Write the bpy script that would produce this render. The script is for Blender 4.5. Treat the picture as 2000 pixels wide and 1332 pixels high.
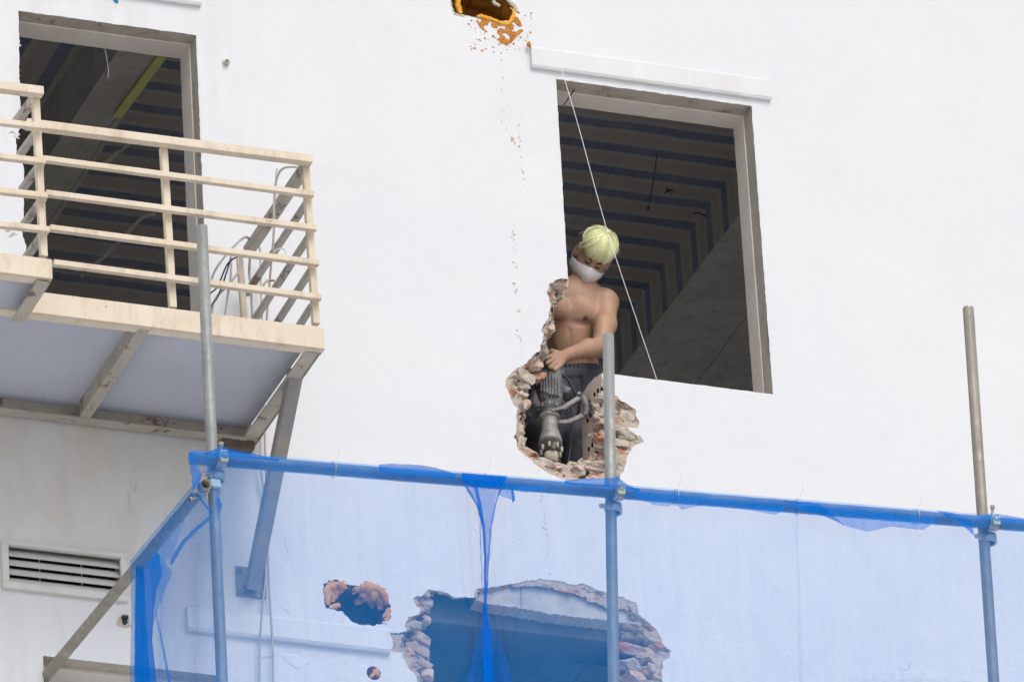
import bpy, bmesh, math, random
import numpy as np
from mathutils import Vector, Matrix, noise
from mathutils.geometry import tessellate_polygon

# ------------------------------------------------------------------ scene, camera, sky, sun
sc = bpy.context.scene
for o in list(bpy.data.objects): bpy.data.objects.remove(o)
random.seed(7); RNG = np.random.RandomState(7)
COL = sc.collection
PIT, YAW, ROLL = [math.radians(a) for a in (28.1885, 21.7292, -3.4504)]
FPX = 17486.7                                   # focal length in pixels of the 2000 px wide photograph
CF = Vector((math.sin(YAW)*math.cos(PIT), math.cos(YAW)*math.cos(PIT), math.sin(PIT)))
_r = CF.cross(Vector((0, 0, 1))).normalized(); _u = _r.cross(CF)
CR = _r*math.cos(ROLL)+_u*math.sin(ROLL); CU = -_r*math.sin(ROLL)+_u*math.cos(ROLL)
CC = Vector((0, 0, 20.4))-CF*40.0
cam = bpy.data.cameras.new('camera'); camo = bpy.data.objects.new('camera', cam); COL.objects.link(camo)
cam.sensor_width = 36; cam.lens = FPX/2000*36; cam.clip_start = 1; cam.clip_end = 2000
camo.matrix_world = Matrix.Translation(CC) @ Matrix((CR, CU, -CF)).transposed().to_4x4()
sc.camera = camo
SUN_EL, SUN_AZ = 52, 172                        # degrees; azimuth clockwise from +Y
w = bpy.data.worlds.new('World'); sc.world = w; w.use_nodes = True
nt = w.node_tree; bg = nt.nodes['Background']
sky = nt.nodes.new('ShaderNodeTexSky'); sky.sky_type = 'NISHITA'; sky.sun_disc = False
sky.sun_elevation = math.radians(SUN_EL); sky.sun_rotation = math.radians(SUN_AZ)
sky.dust_density = 4; sky.air_density = 1; sky.ozone_density = 1
hs = nt.nodes.new('ShaderNodeHueSaturation'); hs.inputs['Saturation'].default_value = .55
nt.links.new(sky.outputs[0], hs.inputs['Color']); nt.links.new(hs.outputs[0], bg.inputs[0]); bg.inputs[1].default_value = .15
sl = bpy.data.lights.new('sun', 'SUN'); sl.energy = .55; sl.angle = math.radians(20); sl.color = (1, .975, .94)
so = bpy.data.objects.new('sun', sl); COL.objects.link(so)
_e, _a = math.radians(SUN_EL), math.radians(SUN_AZ)
so.rotation_euler = Vector((math.sin(_a)*math.cos(_e), math.cos(_a)*math.cos(_e), math.sin(_e))).to_track_quat('Z', 'Y').to_euler()
sc.view_settings.view_transform = 'Standard'; sc.view_settings.look = 'None'
sc.view_settings.exposure = 0.24; sc.view_settings.gamma = 1
try:
    sc.cycles.transparent_max_bounces = 24; sc.cycles.max_bounces = 10; sc.cycles.diffuse_bounces = 6
except Exception: pass

# ------------------------------------------------------------------ measuring helpers
def at(px, py, Y=0.0, ax=1):
    """the world point seen at a pixel of the photograph, on the plane where coordinate ax equals Y"""
    v = CF+CR*((px-1000)/FPX)-CU*((py-666)/FPX)
    return CC+v*((Y-CC[ax])/v[ax])

# ------------------------------------------------------------------ object helpers
def tag(o, label=None, cat=None, group=None, kind=None):
    if label: o['label'] = label
    if cat: o['category'] = cat
    if group: o['group'] = group
    if kind: o['kind'] = kind
    return o
def empty(name, loc, label=None, cat=None, group=None):
    o = bpy.data.objects.new(name, None); COL.objects.link(o); o.location = loc; o.empty_display_size = .1
    return tag(o, label, cat, group)
def rootpos(o):
    p = Vector((0, 0, 0))
    while o is not None: p += Vector(o.location); o = o.parent
    return p
class MB:
    def __init__(s): s.v = []; s.f = []; s.sm = []
    def add(s, vs, fs, smooth=False):
        n = len(s.v); s.v += [tuple(x) for x in vs]; s.f += [tuple(i+n for i in f) for f in fs]; s.sm += [smooth]*len(fs); return s
    def box(s, c, hx, hy, hz, bev=0.0):
        """box with half-axis vectors hx, hy, hz, edges bevelled"""
        c, hx, hy, hz = Vector(c), Vector(hx), Vector(hy), Vector(hz)
        if bev <= 0:
            vs = [c+hx*a+hy*b+hz*d for a in (-1, 1) for b in (-1, 1) for d in (-1, 1)]
            return s.add(vs, [(0, 1, 3, 2), (4, 6, 7, 5), (0, 4, 5, 1), (2, 3, 7, 6), (0, 2, 6, 4), (1, 5, 7, 3)])
        bm = bmesh.new(); bmesh.ops.create_cube(bm, size=2)
        for v in bm.verts: v.co = Vector((v.co.x*hx.length, v.co.y*hy.length, v.co.z*hz.length))
        bmesh.ops.bevel(bm, geom=bm.edges[:], offset=min(bev, .45*min(hx.length, hy.length, hz.length)), segments=2, affect='EDGES')
        X, Y, Z = hx.normalized(), hy.normalized(), hz.normalized()
        vs = [c+X*v.co.x+Y*v.co.y+Z*v.co.z for v in bm.verts]; fs = [tuple(v.index for v in f.verts) for f in bm.faces]
        bm.free(); return s.add(vs, fs)
    def bar(s, a, b, wd, ht, up=(0, 0, 1), bev=.002):
        a, b = Vector(a), Vector(b); d = (b-a); L = d.length; d.normalize()
        up = Vector(up); sd = d.cross(up).normalized(); up = sd.cross(d)
        return s.box((a+b)/2, d*(L/2), sd*(wd/2), up*(ht/2), bev)
    def tube(s, pts, r, n=10, caps=True, smooth=True):
        pts = [Vector(p) for p in pts]; rs = r if isinstance(r, (list, tuple)) else [r]*len(pts)
        t0 = (pts[1]-pts[0]).normalized(); ref = Vector((0, 0, 1)) if abs(t0.z) < .9 else Vector((1, 0, 0))
        a = t0.cross(ref).normalized(); vs = []
        for i, p in enumerate(pts):
            t = (pts[min(i+1, len(pts)-1)]-pts[max(i-1, 0)]).normalized()
            a = (a-t*a.dot(t)).normalized(); b = t.cross(a)
            vs += [p+(a*math.cos(k*2*math.pi/n)+b*math.sin(k*2*math.pi/n))*rs[i] for k in range(n)]
        fs = [(i*n+k, i*n+(k+1) % n, (i+1)*n+(k+1) % n, (i+1)*n+k) for i in range(len(pts)-1) for k in range(n)]
        s.add(vs, fs, smooth)
        if caps: s.add(vs[:n], [tuple(range(n))[::-1]]); s.add(vs[-n:], [tuple(range(n))])
        return s
    def lathe(s, o, ax, prof, n=24, smooth=True):
        """profile of (distance along axis, radius)"""
        o, ax = Vector(o), Vector(ax).normalized(); ref = Vector((0, 0, 1)) if abs(ax.z) < .9 else Vector((1, 0, 0))
        a = ax.cross(ref).normalized(); b = ax.cross(a)
        vs = [o+ax*h+(a*math.cos(k*2*math.pi/n)+b*math.sin(k*2*math.pi/n))*max(rr, 1e-4) for h, rr in prof for k in range(n)]
        m = len(prof)
        return s.add(vs, [(i*n+k, (i+1)*n+k, (i+1)*n+(k+1) % n, i*n+(k+1) % n) for i in range(m-1) for k in range(n)], smooth)
    def grid(s, P, nu, nv, smooth=True):
        vs = [P(i/(nu-1), j/(nv-1)) for i in range(nu) for j in range(nv)]
        return s.add(vs, [(i*nv+j, (i+1)*nv+j, (i+1)*nv+j+1, i*nv+j+1) for i in range(nu-1) for j in range(nv-1)], smooth)
    def rock(s, c, r, seed=0, sub=2, amp=.35):
        bm = bmesh.new(); bmesh.ops.create_icosphere(bm, subdivisions=sub, radius=1)
        rx, ry, rz = r if isinstance(r, (tuple, list)) else (r, r, r); c = Vector(c)
        q = Matrix.Rotation(seed*1.7, 3, 'Z') @ Matrix.Rotation(seed*.9, 3, 'X'); vs = []
        for v in bm.verts:
            d = v.co.normalized(); k = 1+amp*noise.noise(d*1.6+Vector((seed*3.1, seed, 0)))*2
            k = round(k*4)/4*.4+k*.6; p = q @ d*k; vs.append(c+Vector((p.x*rx, p.y*ry, p.z*rz)))
        fs = [tuple(v.index for v in f.verts) for f in bm.faces]; bm.free(); return s.add(vs, fs)
    def build(s, name, mat, parent=None, label=None, cat=None, group=None, kind=None, fix=False):
        off = rootpos(parent) if parent else Vector((0, 0, 0)); me = bpy.data.meshes.new(name)
        me.from_pydata([tuple(Vector(v)-off) for v in s.v], [], s.f); me.update()
        me.polygons.foreach_set('use_smooth', s.sm)
        if fix:
            bm = bmesh.new(); bm.from_mesh(me); bmesh.ops.recalc_face_normals(bm, faces=bm.faces[:]); bm.to_mesh(me); bm.free()
        me.materials.append(mat); o = bpy.data.objects.new(name, me); COL.objects.link(o)
        if parent: o.parent = parent
        return tag(o, label, cat, group, kind)
def flat_fill(outer, holes=()):
    """2-D polygon with holes -> (points, triangles)"""
    bm = bmesh.new()
    for loop in [outer]+list(holes):
        vs = [bm.verts.new((p[0], p[1], 0)) for p in loop]
        for i in range(len(vs)): bm.edges.new((vs[i], vs[(i+1) % len(vs)]))
    bmesh.ops.triangle_fill(bm, edges=bm.edges[:], use_beauty=True, use_dissolve=False)
    bm.verts.index_update()
    pts = [(v.co.x, v.co.y) for v in bm.verts]; fs = []
    for f in bm.faces:
        ids = [v.index for v in f.verts]; fs.append(ids if f.normal.z > 0 else ids[::-1])
    bm.free(); return pts, fs
def resample(pts, step, closed=False):
    out = []; n = len(pts)
    for i in range(n if closed else n-1):
        a, b = Vector(pts[i]), Vector(pts[(i+1) % n]); k = max(1, int((b-a).length/step))
        out += [a.lerp(b, j/k) for j in range(k)]
    if not closed: out.append(Vector(pts[-1]))
    return out
def nz(p, s, seed=0): return noise.noise(Vector((p[0]*s+seed*7.3, p[1]*s+seed*1.9, p[2]*s)))

# ------------------------------------------------------------------ materials
class NT:
    def __init__(s, name):
        s.m = bpy.data.materials.new(name); s.m.use_nodes = True; s.t = s.m.node_tree; s.N = s.t.nodes; s.b = s.N['Principled BSDF']
        s.tc = s.N.new('ShaderNodeTexCoord'); s.co = s.tc.outputs['Object']
    def l(s, a, b): s.t.links.new(a, b)
    def _in(s, inp, v):
        if hasattr(v, 'is_output') or hasattr(v, 'links'): s.l(v, inp)
        elif isinstance(v, (tuple, list)) and len(v) == 3 and inp.type == 'RGBA': inp.default_value = (*v, 1)
        else: inp.default_value = v
    def map(s, scale=(1, 1, 1), loc=(0, 0, 0), rot=(0, 0, 0)):
        n = s.N.new('ShaderNodeMapping'); n.inputs['Scale'].default_value = scale; n.inputs['Location'].default_value = loc
        n.inputs['Rotation'].default_value = rot; s.l(s.co, n.inputs[0]); return n.outputs[0]
    def noise(s, scale, det=4, rough=.6, vec=None, dist=0):
        n = s.N.new('ShaderNodeTexNoise'); n.inputs['Scale'].default_value = scale; n.inputs['Detail'].default_value = det
        n.inputs['Roughness'].default_value = rough; n.inputs['Distortion'].default_value = dist
        s.l(vec if vec is not None else s.co, n.inputs['Vector']); return n.outputs[0]
    def vor(s, scale, vec=None, feat='F1', out=0):
        n = s.N.new('ShaderNodeTexVoronoi'); n.feature = feat; n.inputs['Scale'].default_value = scale
        s.l(vec if vec is not None else s.co, n.inputs['Vector']); return n.outputs[out]
    def ramp(s, fac, stops, interp='LINEAR'):
        n = s.N.new('ShaderNodeValToRGB'); cr = n.color_ramp; cr.interpolation = interp
        while len(cr.elements) < len(stops): cr.elements.new(.5)
        for e, (p, c) in zip(cr.elements, stops):
            e.position = p; e.color = (*c, 1) if isinstance(c, (tuple, list)) else (c, c, c, 1)
        s.l(fac, n.inputs[0]); return n.outputs[0]
    def math(s, op, a, b=0.0, c=None, clamp=False):
        n = s.N.new('ShaderNodeMath'); n.operation = op; n.use_clamp = clamp; s._in(n.inputs[0], a); s._in(n.inputs[1], b)
        if c is not None: s._in(n.inputs[2], c)
        return n.outputs[0]
    def mix(s, fac, a, b, mode='MIX'):
        n = s.N.new('ShaderNodeMix'); n.data_type = 'RGBA'; n.blend_type = mode
        s._in(n.inputs[0], fac); s._in(n.inputs[6], a); s._in(n.inputs[7], b); return n.outputs[2]
    def sep(s, vec=None):
        n = s.N.new('ShaderNodeSeparateXYZ'); s.l(vec if vec is not None else s.co, n.inputs[0]); return n.outputs
    def bump(s, h, strength=.3, dist=.01, prev=None):
        n = s.N.new('ShaderNodeBump'); n.inputs['Strength'].default_value = strength; n.inputs['Distance'].default_value = dist
        s.l(h, n.inputs['Height'])
        if prev is not None: s.l(prev, n.inputs['Normal'])
        return n.outputs[0]
    def done(s, col, rough=.8, nrm=None, metal=0.0, spec=.3):
        s._in(s.b.inputs['Base Color'], col); s._in(s.b.inputs['Roughness'], rough); s.b.inputs['Metallic'].default_value = metal
        s.b.inputs['Specular IOR Level'].default_value = spec
        if nrm is not None: s.l(nrm, s.b.inputs['Normal'])
        return s.m
def simple(name, c1, c2=None, scale=8, rough=.8, bump=.2, bscale=40, metal=0.0, lo=.35, hi=.65, stretch=(1, 1, 1), spec=.3, bd=.004):
    n = NT(name); v = n.map(stretch); col = c1
    if c2: col = n.ramp(n.noise(scale, 5, .65, v), [(lo, c1), (hi, c2)])
    return n.done(col, rough, n.bump(n.noise(bscale, 4, .6, v), bump, bd) if bump else None, metal, spec)

def m_plaster():
    n = NT('white_painted_plaster'); x, y, z = n.sep()
    base = n.ramp(n.noise(.9, 5, .6), [(.3, (.675, .692, .712)), (.7, (.718, .727, .738))])
    # vertical grime streaks, rainwash
    st = n.noise(5, 5, .7, n.map((1, 1, .12)))
    base = n.mix(n.math('MULTIPLY', n.ramp(st, [(.52, 0.0), (.75, 1.0)]), .10), base, (.62, .62, .60))
    # stained zone below the balcony (real dirt), patchy
    pt_ = n.ramp(n.noise(1.7, 5, .7, None, .8), [(.44, 0.0), (.50, 1.0)]); base = n.mix(n.math('MULTIPLY', pt_, .22), base, (.74, .75, .765))
    def smooth(v, a, b):
        q = n.N.new('ShaderNodeMapRange'); q.interpolation_type = 'SMOOTHSTEP'; n._in(q.inputs[0], v); q.inputs[1].default_value = a; q.inputs[2].default_value = b; return q.outputs[0]
    zone = n.math('MULTIPLY', smooth(x, -1.1, -1.5), n.math('MULTIPLY', smooth(z, 18.6, 19.2), smooth(z, 19.85, 19.7)))
    patch = n.ramp(n.noise(2.6, 6, .7, n.map((1, 1, .7))), [(.38, 0.0), (.62, 1.0)])
    base = n.mix(n.math('MULTIPLY', zone, .25), base, (.68, .66, .60))
    base = n.mix(n.math('MULTIPLY', n.math('MULTIPLY', zone, patch), .45), base, (.60, .52, .38))
    rust = n.math('MULTIPLY', zone, n.ramp(n.noise(6, 6, .8, n.map((1, 1, .35), (.4, 0, 0))), [(.62, 0.0), (.72, 1.0)]))
    base = n.mix(n.math('MULTIPLY', rust, .7), base, (.42, .27, .12))
    # door-side grime
    side = n.math('MULTIPLY', smooth(x, -.9, -1.45), n.ramp(n.noise(9, 6, .7, n.map((1, 1, .1))), [(.5, 0.0), (.75, 1.0)]))
    base = n.mix(n.math('MULTIPLY', side, .32), base, (.5, .48, .44))
    # cracks, mostly on the lower half
    low = smooth(z, 19.7, 19.0)
    nt_ = n.N.new('ShaderNodeTexNoise'); nt_.inputs['Scale'].default_value = 4; nt_.inputs['Detail'].default_value = 6; n.l(n.co, nt_.inputs['Vector'])
    cv = n.vor(1.1, n.mix(.35, n.map((1, 1, 1.5)), nt_.outputs[1], 'ADD'), 'DISTANCE_TO_EDGE')
    crack = n.math('MULTIPLY', n.ramp(cv, [(.0, 1.0), (.006, 0.0)]), n.ramp(n.noise(2.2, 2), [(.5, 0.0), (.58, 1.0)]))
    crack = n.math('MULTIPLY', n.math('MULTIPLY', crack, low), n.math('MULTIPLY', smooth(x, -1.7, -1.5), n.ramp(n.noise(7, 2), [(.45, 0.0), (.6, 1.0)])))
    base = n.mix(n.math('MULTIPLY', crack, .3), base, (.45, .45, .45))
    speck = n.math('MULTIPLY', n.ramp(n.noise(26, 3, .8), [(.70, 0.0), (.74, 1.0)]), .25)
    base = n.mix(n.math('MULTIPLY', speck, low), base, (.45, .43, .4))
    fine = n.noise(120, 3, .6); mid = n.noise(14, 5, .6); big = n.noise(2.0, 4, .55)
    h = n.math('ADD', n.math('MULTIPLY', fine, .12), n.math('MULTIPLY', mid, .5)); h = n.math('ADD', h, n.math('MULTIPLY', big, 1.3))
    b1 = n.bump(h, .32, .014)
    rough_zone = n.math('MULTIPLY', n.math('MULTIPLY', smooth(x, 1.45, 1.8), smooth(x, 2.35, 2.1)), smooth(z, 19.0, 18.8))
    rough_zone = n.math('MULTIPLY', rough_zone, n.ramp(n.noise(2.4, 3), [(.25, 0.2), (.5, 1.0)]))
    pock = n.math('MULTIPLY', n.noise(22, 5, .7, None, 1.0), n.math('MULTIPLY_ADD', rough_zone, 6.0, n.math('MULTIPLY', low, .35)))
    b2 = n.bump(n.math('SUBTRACT', pock, n.math('MULTIPLY', crack, .4)), .6, .02, b1)
    return n.done(base, .88, b2, 0, .2)
PLASTER = m_plaster()
TRIM = simple('white_trim_plaster', (.72, .73, .74), (.67, .67, .665), 6, .85, .15, 60, stretch=(1, 1, .3))
def m_reveal(name, a, b, dark, thr):
    n = NT(name); c = n.ramp(n.noise(5, 6, .7), [(.3, a), (.7, b)])
    c = n.mix(n.ramp(n.noise(9, 6, .75, n.map((1, 1, .3))), [(thr, 0.0), (thr+.14, 1.0)]), c, dark)
    return n.done(c, .9, n.bump(n.noise(35, 5, .7), .5, .006))
REV_OUT = m_reveal('bare_grey_reveal', (.40, .36, .30), (.52, .48, .41), (.13, .11, .09), .56)
REV_IN = m_reveal('painted_inner_reveal', (.70, .64, .57), (.78, .73, .66), (.36, .31, .27), .64)
def m_stripes(name, axis):
    n = NT(name); xyz = n.sep(); co = n.math('ADD', xyz[axis], n.math('MULTIPLY', n.math('SUBTRACT', n.noise(4, 3), .5), .03))
    p = n.math('FRACT', n.math('DIVIDE', co, .208))
    c = n.ramp(p, [(0, (.11, .165, .32)), (.33, (.50, .485, .45)), (.50, (.47, .40, .365)), (.80, (.50, .485, .45))], 'CONSTANT')
    c = n.mix(n.math('MULTIPLY', n.ramp(n.noise(28, 5, .8), [(.3, 0.0), (.7, 1.0)]), .35), c, (.36, .35, .33))
    c = n.mix(n.math('MULTIPLY', n.ramp(n.noise(3, 6, .7), [(.3, 0.0), (.65, 1.0)]), .45), c, (.42, .40, .37))
    seam = n.math('LESS_THAN', n.math('FRACT', n.math('DIVIDE', xyz[1-axis], .62)), .008)
    c = n.mix(n.math('MULTIPLY', seam, .3), c, (.03, .03, .03))
    return n.done(c, .85, n.bump(n.noise(60, 4), .35, .004))
STR_Y = m_stripes('tarpaulin_marked_concrete', 1); STR_X = m_stripes('tarpaulin_marked_concrete_cross', 0)
def m_conc(name, a, b):
    n = NT(name); c = n.ramp(n.noise(3, 7, .7), [(.3, a), (.7, b)])
    v = n.ramp(n.vor(9), [(.0, 0.0), (.05, 1.0)]); c = n.mix(.25, c, n.mix(v, (.05, .05, .05), c)); c = n.mix(n.ramp(n.noise(14, 7, .8), [(.50, 0.0), (.72, .55)]), c, (.22, .21, .19))
    sm_ = n.math('LESS_THAN', n.math('FRACT', n.math('DIVIDE', n.math('ADD', n.sep()[0], n.math('MULTIPLY', n.noise(2, 2), .05)), .45)), .015); c = n.mix(n.math('MULTIPLY', sm_, .5), c, (.08, .08, .075))
    return n.done(c, .9, n.bump(n.noise(40, 5, .7), .4, .006))
CONC = m_conc('grey_concrete', (.46, .44, .40), (.62, .60, .56)); PALEF = m_conc('pale_bounce_floor', (.62, .60, .56), (.7, .68, .64)); CONC_D = m_conc('dark_concrete', (.12, .115, .11), (.20, .19, .18)); CONC_L = m_conc('pale_concrete', (.36, .355, .34), (.62, .61, .58))  # floor tone is raised to bounce daylight up to the ceiling
ROOMW = m_conc('interior_wall', (.3, .3, .29), (.4, .4, .38))
def m_broken():
    n = NT('broken_brick_and_mortar'); x, y, z = n.sep()
    zz = n.math('ADD', z, n.math('MULTIPLY', n.math('SUBTRACT', n.noise(7, 3), .5), .05))
    course = n.math('FRACT', n.math('DIVIDE', zz, .075))
    bri = n.math('GREATER_THAN', course, .26)
    keep = n.ramp(n.noise(16, 5, .7), [(.52, 0.0), (.58, 1.0)])
    dust = n.ramp(n.noise(11, 7, .75), [(.3, (.32, .265, .21)), (.5, (.50, .43, .355)), (.72, (.64, .56, .49))])
    orange = n.ramp(n.noise(20, 4), [(.3, (.36, .12, .055)), (.7, (.55, .24, .13))])
    c = n.mix(n.math('MULTIPLY', bri, n.math('MULTIPLY', keep, .8)), dust, orange)
    c = n.mix(n.ramp(n.noise(30, 4, .7), [(.62, 0.0), (.70, 1.0)]), c, (.12, .10, .085))
    h = n.math('ADD', n.noise(30, 6, .75), n.math('MULTIPLY', bri, .35))
    return n.done(c, .95, n.bump(h, .9, .012))
BROKEN = m_broken()
BRICK = simple('dusty_orange_brick', (.46, .20, .11), (.52, .44, .38), 12, .95, .8, 40, lo=.38, hi=.52)
BRICKP = simple('pinkish_dusty_brick', (.52, .36, .28), (.62, .49, .41), 9, .95, .4, 50, lo=.3, hi=.6)
MORTAR = simple('grey_mortar_chunk', (.44, .375, .31), (.58, .51, .43), 14, .95, .8, 40)
HOLE_D = simple('dark_cavity', (.10, .05, .035), None, rough=.95, bump=0)
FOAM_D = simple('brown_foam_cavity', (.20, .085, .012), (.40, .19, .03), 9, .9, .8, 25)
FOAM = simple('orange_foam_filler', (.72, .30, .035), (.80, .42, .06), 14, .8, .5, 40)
FOAM_B = simple('weathered_foam', (.52, .22, .05), (.74, .42, .15), 10, .9, .8, 30)
CLAY = simple('orange_clay_crumbs', (.48, .17, .035), (.66, .33, .08), 30, .9, .6, 90)
def m_cream(name, a, b, rustamt):
    n = NT(name); c = n.ramp(n.noise(4, 5, .6), [(.3, a), (.7, b)])
    st = n.ramp(n.noise(12, 5, .7, n.map((1, 1, .25))), [(.50, 0.0), (.68, 1.0)])
    c = n.mix(n.math('MULTIPLY', st, .5), c, (.42, .33, .22))
    sp = n.ramp(n.noise(45, 4, .8), [(.62, 0.0), (.68, 1.0)]); c = n.mix(n.math('MULTIPLY', sp, .45), c, (.3, .27, .24))
    ru = n.ramp(n.noise(7, 7, .8), [(.66-rustamt, 0.0), (.70-rustamt, 1.0)])
    c = n.mix(n.math('MULTIPLY', ru, .8), c, (.13, .055, .035))
    return n.done(c, n.ramp(n.noise(9, 3), [(.3, .45), (.7, .65)]), n.bump(n.noise(70, 3), .12, .003))
CREAM = m_cream('cream_painted_steel', (.72, .635, .515), (.67, .565, .425), .03)
CREAM_D = m_cream('shaded_rusty_cream_steel', (.36, .34, .30), (.48, .44, .37), .10)  # cream with the shade of side and underside steel in its colour, plus rust
BRACE = m_cream('grey_painted_steel', (.25, .24, .25), (.33, .31, .29), .02)
BOARD = NT('pale_fibre_board')
BOARD = BOARD.done(BOARD.mix(BOARD.ramp(BOARD.noise(48, 3, .8), [(.69, 0.0), (.71, 1.0)]), BOARD.ramp(BOARD.noise(2, 4), [(.3, (.44, .465, .53)), (.7, (.50, .52, .57))]), (.15, .15, .15)), .9)
def m_galv(name, a, b):
    n = NT(name); v = n.map((1, 1, .25)); c = n.ramp(n.noise(14, 6, .7, v), [(.3, a), (.7, b)])
    c = n.mix(n.ramp(n.noise(30, 5, .8, v), [(.60, 0.0), (.68, .8)]), c, (.58, .58, .54)); c = n.mix(n.ramp(n.noise(5, 6, .8), [(.4, 0.0), (.7, .5)]), c, (.17, .165, .15))
    c = n.mix(n.ramp(n.noise(9, 6, .8, v), [(.64, 0.0), (.74, .8)]), c, (.28, .19, .12))
    return n.done(c, n.ramp(n.noise(20, 3), [(.3, .38), (.7, .65)]), n.bump(n.noise(60, 4), .35, .004), .25, .4)
GALV = m_galv('galvanised_scaffold_steel', (.24, .26, .26), (.36, .37, .35))
GALV_B = m_galv('weathered_tan_scaffold_steel', (.27, .25, .20), (.37, .34, .28))
ZINC = simple('zinc_plated_coupler', (.62, .66, .50), (.50, .62, .58), 25, .35, .15, 60, metal=.5, spec=.6)
ZINC_D = simple('dull_coupler_steel', (.40, .38, .38), (.55, .52, .50), 25, .4, .3, 60, metal=.6)
INK = simple('stamped_dark_ink', (.10, .22, .12), None, rough=.7, bump=0)
def m_net(name, cover, col=(.05, .235, .80), am=1.0):
    n = NT(name); N = n.N; N.remove(n.b); out = N['Material Output']
    a = n.noise(34, 4, .75, n.map((1, 1, .035))); b = n.noise(3.6, 6, .65, n.map((1, 1, .6)), 1.2)
    g = n.noise(190, 2, .6, n.map((1, 1, .25)))
    f = n.math('ADD', n.math('MULTIPLY', n.math('SUBTRACT', a, .5), .34), n.math('MULTIPLY', n.math('SUBTRACT', b, .5), .60))
    f = n.math('ADD', f, n.math('MULTIPLY', n.math('SUBTRACT', g, .5), .25))
    fac = n.math('MULTIPLY', cover, n.math('ADD', 1.0, f), clamp=True)
    # threads have thickness: seen edge-on the mesh is denser
    lw = N.new('ShaderNodeLayerWeight'); lw.inputs['Blend'].default_value = .35
    fac = n.math('ADD', fac, n.math('MULTIPLY', n.math('POWER', lw.outputs['Facing'], 3.0), .35), clamp=True)
    d = N.new('ShaderNodeBsdfDiffuse'); t = N.new('ShaderNodeBsdfTranslucent'); d.inputs[0].default_value = (*col, 1); t.inputs[0].default_value = (*col, 1)
    m1 = N.new('ShaderNodeMixShader'); m1.inputs[0].default_value = .3; n.l(d.outputs[0], m1.inputs[1]); n.l(t.outputs[0], m1.inputs[2])
    tr = N.new('ShaderNodeBsdfTransparent'); m2 = N.new('ShaderNodeMixShader'); n.l(fac, m2.inputs[0])
    n.l(tr.outputs[0], m2.inputs[1]); n.l(m1.outputs[0], m2.inputs[2]); n.l(m2.outputs[0], out.inputs[0]); return n.m
NET = m_net('blue_debris_netting', .30, (.004, .285, .82)); NET2 = m_net('blue_netting_doubled', .50, (.003, .20, .70)); NET4 = m_net('blue_netting_dense', .84, (.0, .17, .70)); NET3 = m_net('blue_netting_bunched', .70, (.0, .18, .64))
WIRE_G = simple('grey_cable', (.42, .40, .37), (.5, .48, .45), 20, .6, 0); WIRE_K = simple('black_cable', (.03, .035, .05), None, rough=.5, bump=0)
WIRE_W = simple('white_cord', (.80, .78, .80), None, rough=.7, bump=0)
SLAT = simple('white_louvre_paint', (.68, .68, .64), (.60, .59, .55), 5, .6, .1, 60); BLACK = simple('black_gap', (.02, .02, .02), None, bump=0)
YEL = simple('yellow_green_plastic', (.62, .63, .18), (.72, .70, .28), 12, .5, .1)
# ------------------------------------------------------------------ ground
MB().add([(-400, -400, 0), (400, -400, 0), (400, 400, 0), (-400, 400, 0)], [(0, 1, 2, 3)]).build(
    'ground', simple('street_concrete', (.58, .57, .55), (.66, .65, .63), .6, .9, .3, 12), kind='structure')

# ------------------------------------------------------------------ building
B = empty('building', (0, 0, 0), 'white plastered building with bare window openings and ragged holes broken through its wall', 'building')
WT = .21                                        # wall thickness
def PX(lst, Y=0.0): return [at(x, y, Y) for x, y in lst]
def jag(pts3, step, amp, seed, closed=False):
    out = []
    R = resample(pts3, step, closed)
    for i, p in enumerate(R):
        a = amp if (closed or 0 < i < len(R)-1) else 0
        d = Vector((nz(p, 45, seed), 0, nz(p, 45, seed+3)))*1.6+Vector((nz(p, 130, seed+5), 0, nz(p, 130, seed+8)))
        out.append(p+d*a)
    return out
A_BREAK = [(1109.3,545),(1096.6,544.5),(1085,547),(1080,551.7),(1073,553.7),(1070.3,563.4),(1067,572),(1071.6,578),(1072.8,586),(1075,596.6),(1075,605),(1071,609),(1071.6,621),(1065.4,627),(1060.5,636.6),(1057.6,646.4),(1061.5,654),(1060.5,664),(1055.6,673.7),(1057,682),(1042.7,692.6),(1036,700),(1023,714),(1002.4,725),(987,741.6),(988,756),(995,769),(998,780),(1004.6,790.6),(1011,799),(1008,810),(1010.5,827.6),(1008,838.5),(1004.6,853.7),(1009,865.7),(1011,877.7),(1025,887.5),(1036,897),(1047,908),(1058,915.8),(1073,924.5),(1088.4,932),(1108,937.5),(1145,938.6),(1177.7,934.7),(1210,931),(1218,919),(1223.4,901.6),(1225.6,890.7),(1234,875.5),(1245,866.8),(1257.8,863.5),(1252.8,852.6),(1240.8,848.3),(1228.8,840.7),(1226.7,833),(1245,836.3),(1247.8,822),(1242,812),(1243,801.5),(1230,791.7),(1212.5,782),(1206,773),(1199.4,773),(1188,768),(1180,757),(1176,728)]
A_IN = {0:(1100,560,WT),1:(1097,556,.10),4:(1099,562,.12),6:(1098,582,.16),8:(1092,596,.16),10:(1080,604,.10),13:(1079,632,.12),15:(1078,650,.12),16:(1072,656,.1),18:(1066,676,.10),20:(1063,700,.14),21:(1062,712,.14),22:(1052,722,.16),24:(1046,737,.18),26:(1038,752,.18),27:(1033,762,.2),29:(1029,780,WT),31:(1024,806,WT),33:(1020,850,.16),35:(1022,880,.14),37:(1052,905,.18),39:(1078,914,WT),41:(1100,921,WT),43:(1137,917,WT),44:(1152,916,.13),46:(1166,905,.10),48:(1166,885,.09),50:(1164,868,.08),52:(1161,848,.09),54:(1164,834,.07),56:(1162,812,.07),58:(1157,797,.08),60:(1168,780,.05),62:(1172,770,.04),64:(1176,762,.02),65:(1176,752,.01),66:(1176,728,.004)}
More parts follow.
